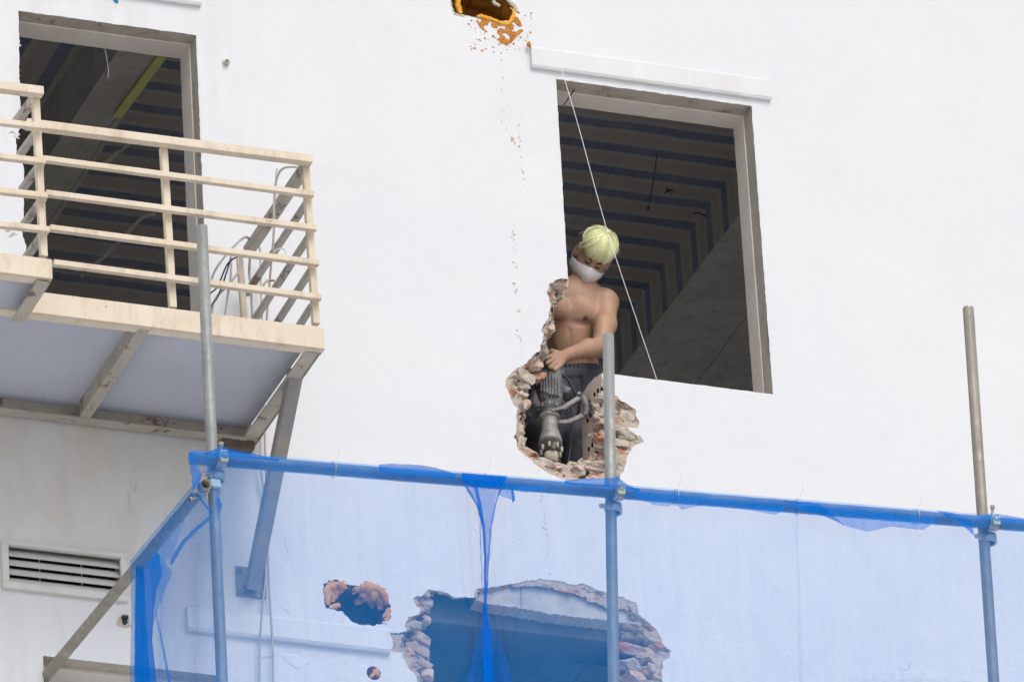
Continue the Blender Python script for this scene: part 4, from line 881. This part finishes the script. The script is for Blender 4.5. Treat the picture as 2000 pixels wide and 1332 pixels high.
# head frame
th, pt = math.radians(27), math.radians(24)
ex = (CR*math.cos(th)-CU*math.sin(th)); ey0 = (CR*math.sin(th)+CU*math.cos(th)); nn = -CF
yawh = math.radians(12); ex, nn = (ex*math.cos(yawh)-nn*math.sin(yawh)), (nn*math.cos(yawh)+ex*math.sin(yawh))
hf = (nn*math.cos(pt)-ey0*math.sin(pt)).normalized(); hz = (ey0*math.cos(pt)+nn*math.sin(pt)).normalized(); hx = ex.normalized()
HC = P(1159, 500, .42); HS = .93
def H(x, y, z): return HC+(hx*x+hf*y+hz*z)*HS
HA = np.array([hx, hf, hz])
def he(S, x, y, z, r, k=.02, sub=False): S.ell(H(x, y, z), np.array(r)*HS, HA, k, sub)
S = SDF((-.02, .08, zf-.02), (.98, .98, 21.40), .0045)
# torso
tx = np3((CR-CF*CR.dot(CF))); tx = np3(Vector((CR.x, CR.y, 0)).normalized()); tup = np3((P(1122, 560, .50)-P(1124, 735, .60)).normalized()); tf = np.cross(tup, tx); tf /= np.linalg.norm(tf)
if tf[1] > 0: tf = -tf
TA = np.array([tx, tf, tup])
def te(px, py, Y, r, k=.04, sub=False): S.ell(P(px, py, Y), r, TA, k, sub)
te(1112, 606, .52, (.150, .088, .13), .05); te(1114, 640, .54, (.132, .082, .12), .05); te(1121, 685, .56, (.104, .078, .12), .05); te(1126, 735, .59, (.118, .088, .10), .05)
te(1112, 578, .51, (.125, .062, .075), .05)
S.cap(P(1130, 572, .51), P(1146, 530, .45), .057, .052, .035)
S.cap(P(1132, 562, .52), P(1180, 585, .50), .040, .045, .04); S.cap(P(1122, 562, .52), P(1058, 580, .52), .040, .045, .04)
te(1090, 602, .443, (.062, .028, .050), .032); te(1137, 609, .443, (.062, .028, .050), .032)
te(1112, 668, .503, (.065, .025, .085), .05)
S.cap(P(1114, 588, .412), P(1113, 630, .420), .005, .004, .03, True)
S.cap(P(1112, 690, .475), P(1112, 692, .47), .006, .006, .01, True)
S.cap(P(1075, 622, .43), P(1108, 628, .43), .006, .006, .022, True); S.cap(P(1120, 630, .435), P(1150, 632, .44), .006, .006, .022, True)
S.cap(P(1112, 645, .455), P(1114, 700, .475), .004, .004, .02, True); S.cap(P(1140, 650, .475), P(1146, 705, .50), .006, .006, .025, True)
# collar bones
S.cap(P(1126, 573, .452), P(1172, 577, .45), .009, .011, .02); S.cap(P(1114, 573, .452), P(1070, 574, .45), .009, .011, .02)
# left arm (viewer's right)
S.ell(P(1182, 592, .48), (.056, .056, .062), None, .035); S.cap(P(1184, 592, .475), P(1182, 635, .42), .052, .049, .03)
S.cap(P(1182, 635, .42), P(1173, 676, .37), .050, .041, .025); S.cap(P(1188, 612, .415), P(1192, 622, .42), .005, .004, .02, True); S.ell(P(1176, 640, .385), (.03, .028, .05), None, .03); S.cap(P(1174, 678, .37), P(1150, 681, .325), .044, .043, .02); S.cap(P(1150, 681, .325), P(1103, 694, .235), .043, .027, .02)
S.cap(P(1174, 688, .375), P(1170, 692, .37), .018, .016, .02)
# right arm behind the wall
S.ell(P(1052, 590, .50), (.055, .055, .06), None, .035); S.cap(P(1050, 592, .49), P(1022, 655, .42), .05, .042, .03); S.cap(P(1022, 658, .42), P(1046, 694, .27), .042, .027, .02)
# hands, modelled finer and joined into the body mesh
def hand(S, EL, W, K, M, T, thumb):
    S.cap(EL, W, .030, .0255, .012)
    for q in K: S.cap(W, q, .0235, .0125, .008)
    for i in range(4):
        S.cap(K[i], M[i], .0108, .0098, .0035); S.cap(M[i], T[i], .0095, .0082, .002)
    S.cap(thumb[0], thumb[1], .0140, .0115, .008); S.cap(thumb[1], thumb[2], .0108, .0088, .003)
HND = []
for E_, W, K, M, T, th3 in ((P(1112, 692, .248), P(1101, 696, .232), [P(1078,695,.185),P(1081,702,.176),P(1086,709,.172),P(1092,715,.175)], [P(1065,699,.170),P(1068,709,.160),P(1074,717,.156),P(1083,722,.160)], [P(1066,709,.205),P(1071,717,.198),P(1077,723,.195),P(1086,727,.195)], [P(1091,690,.215),P(1077,686,.205),P(1065,690,.215)]),
        (P(1038, 688, .29), P(1046, 694, .27), [P(1052,692,.24),P(1053,698,.24),P(1054,704,.24),P(1054,710,.24)], [P(1062,690,.235),P(1063,696,.235),P(1064,702,.235),P(1063,708,.235)], [P(1066,694,.26),P(1067,700,.26),P(1068,706,.26),P(1067,712,.26)], [P(1048,686,.25),P(1056,682,.24),P(1063,684,.24)])):
    A_ = np.array([list(q) for q in [E_, W]+K+M+T+th3]); Sh = SDF(A_.min(0)-.035, A_.max(0)+.035, .0019); hand(Sh, E_, W, K, M, T, th3); HND.append(Sh)
# legs, feet
kneeL, kneeR = P(1124, 850, .50), P(1058, 848, .50)
footL = Vector((kneeL.x+.02, .56, zf-.015)); footR = Vector((kneeR.x-.02, .56, zf-.015))
for hip, kn, ft in ((P(1143, 762, .60), kneeL, footL), (P(1105, 762, .60), kneeR, footR)):
    S.cap(hip, kn, .075, .05, .04); S.cap(kn, ft+Vector((0, .02, .07)), .05, .035, .03); S.cap(ft+Vector((0, .03, .045)), ft+Vector((0, -.12, .03)), .035, .028, .03)
# head
he(S, 0, -.012, .030, (.075, .092, .085), .02); he(S, 0, .020, -.035, (.064, .066, .072), .04); he(S, 0, .052, -.085, (.030, .028, .026), .03)
he(S, 0, .078, .022, (.052, .016, .014), .02); he(S, 0, .086, -.022, (.013, .020, .030), .015)
he(S, .031, .099, -.002, (.020, .015, .013), .014, True); he(S, -.031, .099, -.002, (.020, .015, .013), .014, True)
for sx in (-1, 1):
    he(S, sx*.030, .074, -.002, (.0155, .013, .011), .008); he(S, sx*.040, .056, -.030, (.022, .016, .018), .02)
    he(S, sx*.083, .004, -.012, (.015, .017, .034), .008); he(S, sx*.092, .014, -.010, (.007, .008, .018), .006, True)
def m_skin():
    n = NT('tanned_skin'); c = n.ramp(n.noise(7, 4), [(.3, (.37, .215, .14)), (.7, (.46, .28, .185))])
    red = n.ramp(n.noise(16, 3), [(.5, 0.0), (.8, .35)]); c = n.mix(red, c, (.44, .19, .12)); du = n.ramp(n.noise(30, 6, .8), [(.5, 0.0), (.75, .35)]); c = n.mix(du, c, (.56, .44, .36))
    for px, py, Y in ((1075, 612, .43), (1144, 624, .43)):
        q = nip[(px, py)]-WR.location; d = n.N.new('ShaderNodeVectorMath'); d.operation = 'DISTANCE'; n.l(n.co, d.inputs[0]); d.inputs[1].default_value = q
        c = n.mix(n.ramp(d.outputs['Value'], [(.0, 1.0), (.010, .9), (.014, 0.0)]), c, (.11, .05, .04))
    n.b.inputs['Subsurface Weight'].default_value = .08; n.b.inputs['Subsurface Radius'].default_value = (.01, .004, .002)
    return n.done(c, .52, n.bump(n.noise(220, 3), .08, .001), 0, .4)
V, Fq = S.mesh(); V = smooth_mesh(V, Fq, 2)
nip = {}
for px, py in ((1075, 612), (1144, 624)):      # find the front of the chest on that line of sight
    d = (at(px, py, .5)-CC).normalized(); o = np3(CC); dd = np3(d); rel = V-o; tt = rel@dd; dist = np.linalg.norm(rel-tt[:, None]*dd, axis=1)
    m = np.where(dist < .006)[0]; nip[(px, py)] = Vector(V[m[np.argmin(tt[m])]]) if len(m) else at(px, py, .42)
SKIN = m_skin(); mb = MB().add(V.tolist(), Fq.tolist(), True)
for Sh in HND:
    v_, f_ = Sh.mesh(); mb.add(smooth_mesh(v_, f_, 2).tolist(), f_.tolist(), True)
body = mb.build('body', SKIN, WR)
# trousers
S = SDF((-.02, .25, zf-.02), (.98, .98, 20.85), .005)
TRO = simple('charcoal_trouser_cloth', (.062, .065, .085), (.10, .105, .13), 6, .9, .5, 90, stretch=(1, 1, .4))
te(1128, 738, .585, (.128, .102, .055), .04); te(1128, 765, .595, (.150, .115, .09), .05)
for hip, kn, ft in ((P(1147, 775, .59), kneeL, footL), (P(1102, 775, .59), kneeR, footR)):
    S.cap(hip, kn, .094, .074, .05); S.cap(kn, ft+Vector((0, .03, .10)), .072, .062, .03)
    for k in range(8):
        a = hip.lerp(kn, .10+.12*k)+Vector((random.uniform(-.04, .05), -.085, 0)); S.cap(a, a+Vector((random.uniform(-.03, .03), -.0, -.10)), .010, .007, .035, k % 2 == 0)
for k in range(9):      # gathers under the waistband
    a = P(1098+k*7, 737, .0); t_ = (k-4)/4.5; yy = .59-.105*math.sqrt(max(.05, 1-t_*t_*.9)); a = P(1098+k*7, 738, yy); b = P(1100+k*7, 752+(k % 3)*5, yy-.006)
    S.cap(a, b, .005, .003, .016, True)
from_sdf(S, 'trousers', TRO, WR, 2)
mb = MB()
def band(u, v):
    a = 2*math.pi*u; c_ = P(1128, 728, .585)+Vector((0, 0, (v-.5)*.042)); rr = 1+.025*math.sin(a*42)+.02*math.sin(v*math.pi*5)
    return c_+Vector(tx)*math.cos(a)*.126*rr*(1-.02*v)+Vector(tf)*math.sin(a)*.103*rr
mb.grid(band, 340, 9).build('waistband', TRO, WR)
# eyes, brows
LASH = simple('dark_lashes', (.02, .012, .01), None, rough=.7, bump=0)
for sx in (-1, 1):
    MB().tube([H(sx*.016, .0885, -.007), H(sx*.024, .0895, -.010), H(sx*.034, .087, -.011), H(sx*.045, .079, -.008)], [.0012, .0034, .0036, .0014], 6).build('eyelashes', LASH, WR)
    MB().tube([H(sx*.014, .093, .012), H(sx*.026, .094, .018), H(sx*.040, .086, .019), H(sx*.052, .074, .012)], [.002, .0036, .0032, .001], 6).build('eyebrow', LASH, WR)
# face mask
def maskp(u, v):
    s = u*2-1; a = abs(s); e = a**1.35; zt_ = .0-.052*e*.62-(.004*(1-a)); zt_ = -.010+(-.046+.010)*a; zb_ = -.150+(-.084+.150)*(a**.85)
    z = zt_+(zb_-zt_)*v; ridge = .119+.032*math.sin(math.pi*min(1, v*1.15))*(1-.25*v)-.022*v*v
    g2 = 1-.46*a-.54*a**3.4; y = ridge*g2+.012*(1-g2)-.001; x = s*.087*(1-.10*v*(1-a))
    return H(x, y, z+.006*noise.noise(Vector((x*45, z*60, 1))))
MASK = simple('white_mask_fabric', (.72, .70, .72), (.78, .76, .78), 20, .8, .25, 70)
mk = MB().grid(maskp, 41, 17).build('face_mask', MASK, WR)
MB().tube([Vector(maskp(.5, v/12))+hf*.0012 for v in range(13)], .0011, 6).build('seam', simple('mask_seam', (.55, .53, .55), None, bump=0), mk)
md = mk.modifiers.new('thick', 'SOLIDIFY'); md.thickness = .002
for sx in (-1, 1):
    MB().tube([H(sx*.083, .010, -.045), H(sx*.085, .012, -.01), H(sx*.084, .012, .022), H(sx*.088, -.012, .030), H(sx*.094, -.030, .0), H(sx*.092, -.022, -.045), H(sx*.084, .004, -.078)], .0018, 6).build('ear_loop', MASK, WR)
# hair
def m_hair():
    n = NT('bleached_yellow_green_hair'); g_ = n.N.new('ShaderNodeNewGeometry'); c = n.ramp(g_.outputs['Random Per Island'], [(0, (.66, .68, .32)), (.3, (.84, .85, .44)), (.7, (.90, .90, .55)), (1, (.78, .88, .58))])
    return n.done(c, .45, None, 0, .4)
HAIR = m_hair(); HAIRB = simple('short_side_hair', (.38, .36, .22), (.5, .48, .3), 40, .8, .6, 120)
rng = random.Random(5)
def scalp(lat, az, off=0.0):
    """lat 0 at crown .. 1 at ear level; az 0 = front"""
    a = lat*math.pi*.5; x = math.sin(a)*math.sin(az); y = math.sin(a)*math.cos(az); z = math.cos(a)
    return (x*(.078+off), -.014+y*(.096+off), .028+z*(.088+off))
mb = MB()
def capp(u, v):
    az = u*2*math.pi; lim = .80-.10*math.cos(az)*0+(.12 if math.cos(az) < -.2 else 0); x, y, z = scalp(v*lim*1.12, az, .006); return H(x, y, z)
mb.grid(capp, 49, 14).build('undercut_hair', HAIRB, WR)
mb = MB()
CL = []
for i in range(260):
    az = rng.uniform(-math.pi, math.pi); fr0 = math.cos(az)
    CL.append((az, rng.uniform(0, .42), (.84+.20*max(0, fr0)**2-.06*abs(math.sin(az)) if fr0 > 0 else .80)+rng.uniform(-.20, .10), rng.uniform(.012, .027), rng.gauss(0, .26), rng.uniform(0, .012)*(rng.random() < .5)))
for i in range(4200):
    caz, cl0, cend, clift, cdaz, curl = CL[i % 260]; sp = rng.gauss(0, 1); az = caz+sp*.16; front_ = math.cos(az)
    l0 = max(0, cl0+rng.gauss(0, .05)); end = cend+rng.gauss(0, .025); lift = max(.005, clift+rng.gauss(0, .0018)-abs(sp)*.0022); N_ = 7; w0 = rng.uniform(.0009, .0019); pts_ = []
    for k in range(N_):
        t = k/(N_-1); la = max(.02, l0+(end-l0)*t); o_ = .006+lift*math.sin(math.pi*min(1, .15+t*.78))**.8+curl*t*t
        x, y, z = scalp(la, caz+sp*.16*(1-.6*t)+cdaz*t*t, o_); pts_.append(H(x, y-.006*(1-t), z))
    up0 = (pts_[3]-HC).normalized(); vs = []
    for k in range(N_):
        tt_ = (pts_[min(k+1, N_-1)]-pts_[max(k-1, 0)]).normalized(); sd = tt_.cross(up0).normalized(); ww = w0*(1-.85*(k/(N_-1))**2)
        vs += [pts_[k]-sd*ww, pts_[k]+up0*w0*.5, pts_[k]+sd*ww]
    mb.add(vs, [(k*3+j, k*3+j+1, (k+1)*3+j+1, (k+1)*3+j) for k in range(N_-1) for j in (0, 1)], True)
for i in range(60):       # stray hairs
    az = rng.uniform(-math.pi, math.pi); x, y, z = scalp(rng.uniform(0, .8), az, .018); a = H(x, y, z); x, y, z = scalp(rng.uniform(0, .9), az+rng.gauss(0, .4), .034+rng.uniform(0, .01)); b = H(x, y, z)
    mb.tube([a, (a+b)/2+(b-HC)*.03, b], [.001, .0008, .0003], 4)
mb.build('hair', HAIR, WR)

# ------------------------------------------------------------------ demolition hammer
T0, B0 = P(1072, 722, .24), P(1078, 912, .09)
HR = empty('demolition_hammer', B0, 'dusty black electric demolition hammer with a steel nose, gripped in the wall hole', 'power tool')
aw = (B0-T0).normalized(); Lh = (B0-T0).length; au = (CR-aw*CR.dot(aw)).normalized(); av = aw.cross(au).normalized()
if av.dot(CF) > 0: av = -av
def J(px, py, v=0.0):     # local point: px offset from the axis line, py along it, v towards the viewer
    t = (py-722)/190.0; axp = 1072+6*t; return T0+aw*(Lh*t)+au*((px-axp)/403.0)+av*v
def m_tool(name, a, b, rough, metal):
    n = NT(name); c = n.ramp(n.noise(14, 6, .7), [(.4, a), (.75, b)]); sc_ = n.ramp(n.noise(60, 4, .8, n.map((1, 1, .12))), [(.58, 0.0), (.70, 1.0)])
    c = n.mix(n.math('MULTIPLY', sc_, .7), c, (.45, .43, .40)); return n.done(c, rough, n.bump(n.noise(50, 4), .2, .003), metal, .5)
TBLK = m_tool('scuffed_black_housing', (.045, .047, .055), (.26, .26, .26), .45, .0); TST = m_tool('dusty_steel', (.19, .185, .18), (.44, .41, .37), .55, .25); TARM = m_tool('worn_dark_arm', (.09, .088, .085), (.26, .25, .23), .5, .3); TDUST = m_tool('dust_caked_steel', (.38, .33, .27), (.52, .46, .39), .8, .1)
def loft(sections, mat, name, parent, n=28, pw=4.0):
    """superellipse sections: (px centre, py, half width px, half depth m, v offset)"""
    mb = MB(); vs = []
    for (cx, cy, hw, hd, vo) in sections:
        for k in range(n):
            a = 2*math.pi*k/n; c_, s_ = math.cos(a), math.sin(a); m = (abs(c_)**pw+abs(s_)**pw)**(-1/pw); vs.append(J(cx+c_*m*hw, cy, vo+s_*m*hd))
    R = len(sections); mb.add(vs, [(i*n+k, i*n+(k+1) % n, (i+1)*n+(k+1) % n, (i+1)*n+k) for i in range(R-1) for k in range(n)], True)
    mb.add(vs[:n], [tuple(range(n))]); mb.add(vs[-n:], [tuple(range(n))[::-1]]); return mb.build(name, mat, parent, fix=True)
hs_ = loft([(1070,722,12,.03,0),(1072,724,20,.05,0),(1073,732,23,.058,0),(1075,770,23,.058,0),(1076,786,22,.055,0),(1077,800,17,.045,0),(1077,808,14,.04,0)], TBLK, 'housing', HR)
for k in range(7):
    x = 1058+k*5.2; MB().box(J(x, 762+k*2.0, .062), au*.0035, av*.006, aw*(.072-.002*abs(k-3)), .002).build('cooling_rib', TBLK, hs_)
loft([(1044,742,8,.03,-.01),(1044,745,13,.045,-.01),(1044,782,14,.045,-.01),(1047,794,15,.045,-.01),(1056,804,14,.04,-.005)], TBLK, 'motor_cover', HR, pw=2.6)
MB().box(J(1050, 752, .04), au*.004, av*.012, aw*.05, .003).build('vent_fin', TBLK, HR)
MB().lathe(J(1103, 762, -.02), av, [(-.02, .03), (.028, .03), (.034, .024), (.036, .0)], 20).build('switch_housing', TBLK, HR)
MB().lathe(J(1073, 796, 0), aw, [(0, .050), (.012, .057), (.03, .056), (.042, .046), (.055, .042), (.07, .041)], 28).build('gear_case', TBLK, HR)
for k in range(5):
    a = math.radians(-70+35*k); MB().lathe(J(1073, 800, 0)+(au*math.sin(a)+av*math.cos(a))*.052, aw, [(0, .006), (.02, .006), (.022, .004), (.022, 0)], 10).build('bolt', TST, HR)
MB().lathe(J(1074, 816, 0), aw, [(0, .040), (.006, .044), (.020, .044), (.026, .040), (.03, .0375), (.082, .0375), (.086, .040), (.092, .040), (.115, .046), (.150, .053), (.163, .054), (.167, .050), (.170, .028), (.170, 0)], 32).build('barrel', TST, HR)
for k in range(8):
    a = 2*math.pi*k/8+.2; c_ = J(1077, 877, 0)+(au*math.cos(a)+av*math.sin(a))*.047; MB().lathe(c_, aw, [(0, .0068), (.024, .0068), (.027, .005), (.027, 0)], 10).build('bolt', TDUST, HR)
loft([(1077,887,10,.026,0),(1077,890,13,.034,0),(1077,900,12,.032,0),(1078,904,8,.02,0)], TDUST, 'chisel_retainer', HR, pw=3)
MB().tube([J(1080, 888, .04), J(1083, 880, .055)], [.011, .009], 10).build('latch_pin', TST, HR)
MB().tube([J(1078, 900, 0), J(1079, 925, 0), J(1079.5, 940, 0), J(1079.5, 952, 0)], [.0145, .014, .012, .004], 6, smooth=False).build('chisel', TST, HR)
# side handle: clamp band, two arms, grip
shn = MB().lathe(J(1074, 819, 0), aw, [(-.010, .043), (-.010, .0485), (.010, .0485), (.010, .043)], 28).build('handle_clamp', TST, HR)
MB().bar(J(1076, 817, .047), J(1098, 808, .035), .020, .010, up=av).bar(J(1096, 810, .035), J(1132, 781, .02), .026, .013, up=av, bev=.004).build('handle_arm', TARM, shn)
MB().bar(J(1090, 835, .03), J(1108, 834, .03), .024, .012, up=av).bar(J(1106, 835, .03), J(1136, 818, .02), .026, .013, up=av, bev=.004).build('handle_arm', TARM, shn)
MB().tube([J(1131, 779, .02), J(1135, 786, .02), J(1140, 800, .02), J(1141, 812, .02), J(1136, 820, .02)], [.012, .017, .019, .018, .013], 14).build('grip', TBLK, shn)
MB().lathe(J(1127, 780, .03), av, [(0, .008), (.008, .008), (.008, 0)], 8, False).build('bolt', TST, shn)
# rear handle under the fist
MB().tube([J(1056, 726, -.01), J(1056, 712, -.01), J(1062, 704, -.005), J(1082, 712, 0), J(1094, 722, 0), J(1095, 736, 0)], [.015, .016, .015, .015, .015, .015], 14).build('rear_handle', TBLK, HR)
MB().tube([J(1094, 738, .03), J(1108, 752, .03), J(1120, 770, .0), J(1128, 780, -.02), J(1124, 800, -.05)], .006, 8).tube([J(1110, 770, -.04), J(1114, 800, -.06), J(1112, 850, -.07), J(1107, 880, -.08), J(1110, 912, -.08)], .005, 8).build('power_cord', WIRE_K, HR)

# ------------------------------------------------------------------ rubble
for k, (px, py, Y, r, m, lb) in enumerate([
    (1118, 912, .10, (.030, .022, .020), MORTAR, 'largest pale mortar chunk lying in the hole right of the chisel'),
    (1134, 906, .12, (.018, .016, .022), MORTAR, 'small pale mortar chunk leaning against the largest one in the hole'),
    (1088, 911, .05, (.022, .02, .015), BRICKP, 'tan brick fragment lying just under the chisel'),
    (1068, 904, .07, (.017, .015, .009), BRICKP, 'flat pinkish brick flake left of the chisel tip'),
    (1172, 909, .05, (.052, .03, .014), BRICK, 'flat wedge of broken brick lying beside the middle upright tube')]):
    MB().rock(at(px, py, Y), r, seed=k+31, sub=3, amp=.45).build('rubble_chunk', m, label=lb, cat='rubble', group='loose rubble in the wall hole')
# vertical seam where two net widths overlap
strip([(1553,984),(1556,1100),(1562,1360)], [(1557,984),(1561,1100),(1568,1360)], YN, m_net('blue_netting_seam', .10, (.004, .20, .74)), 4, 40, .001, 1, name='net_seam', seed=60)
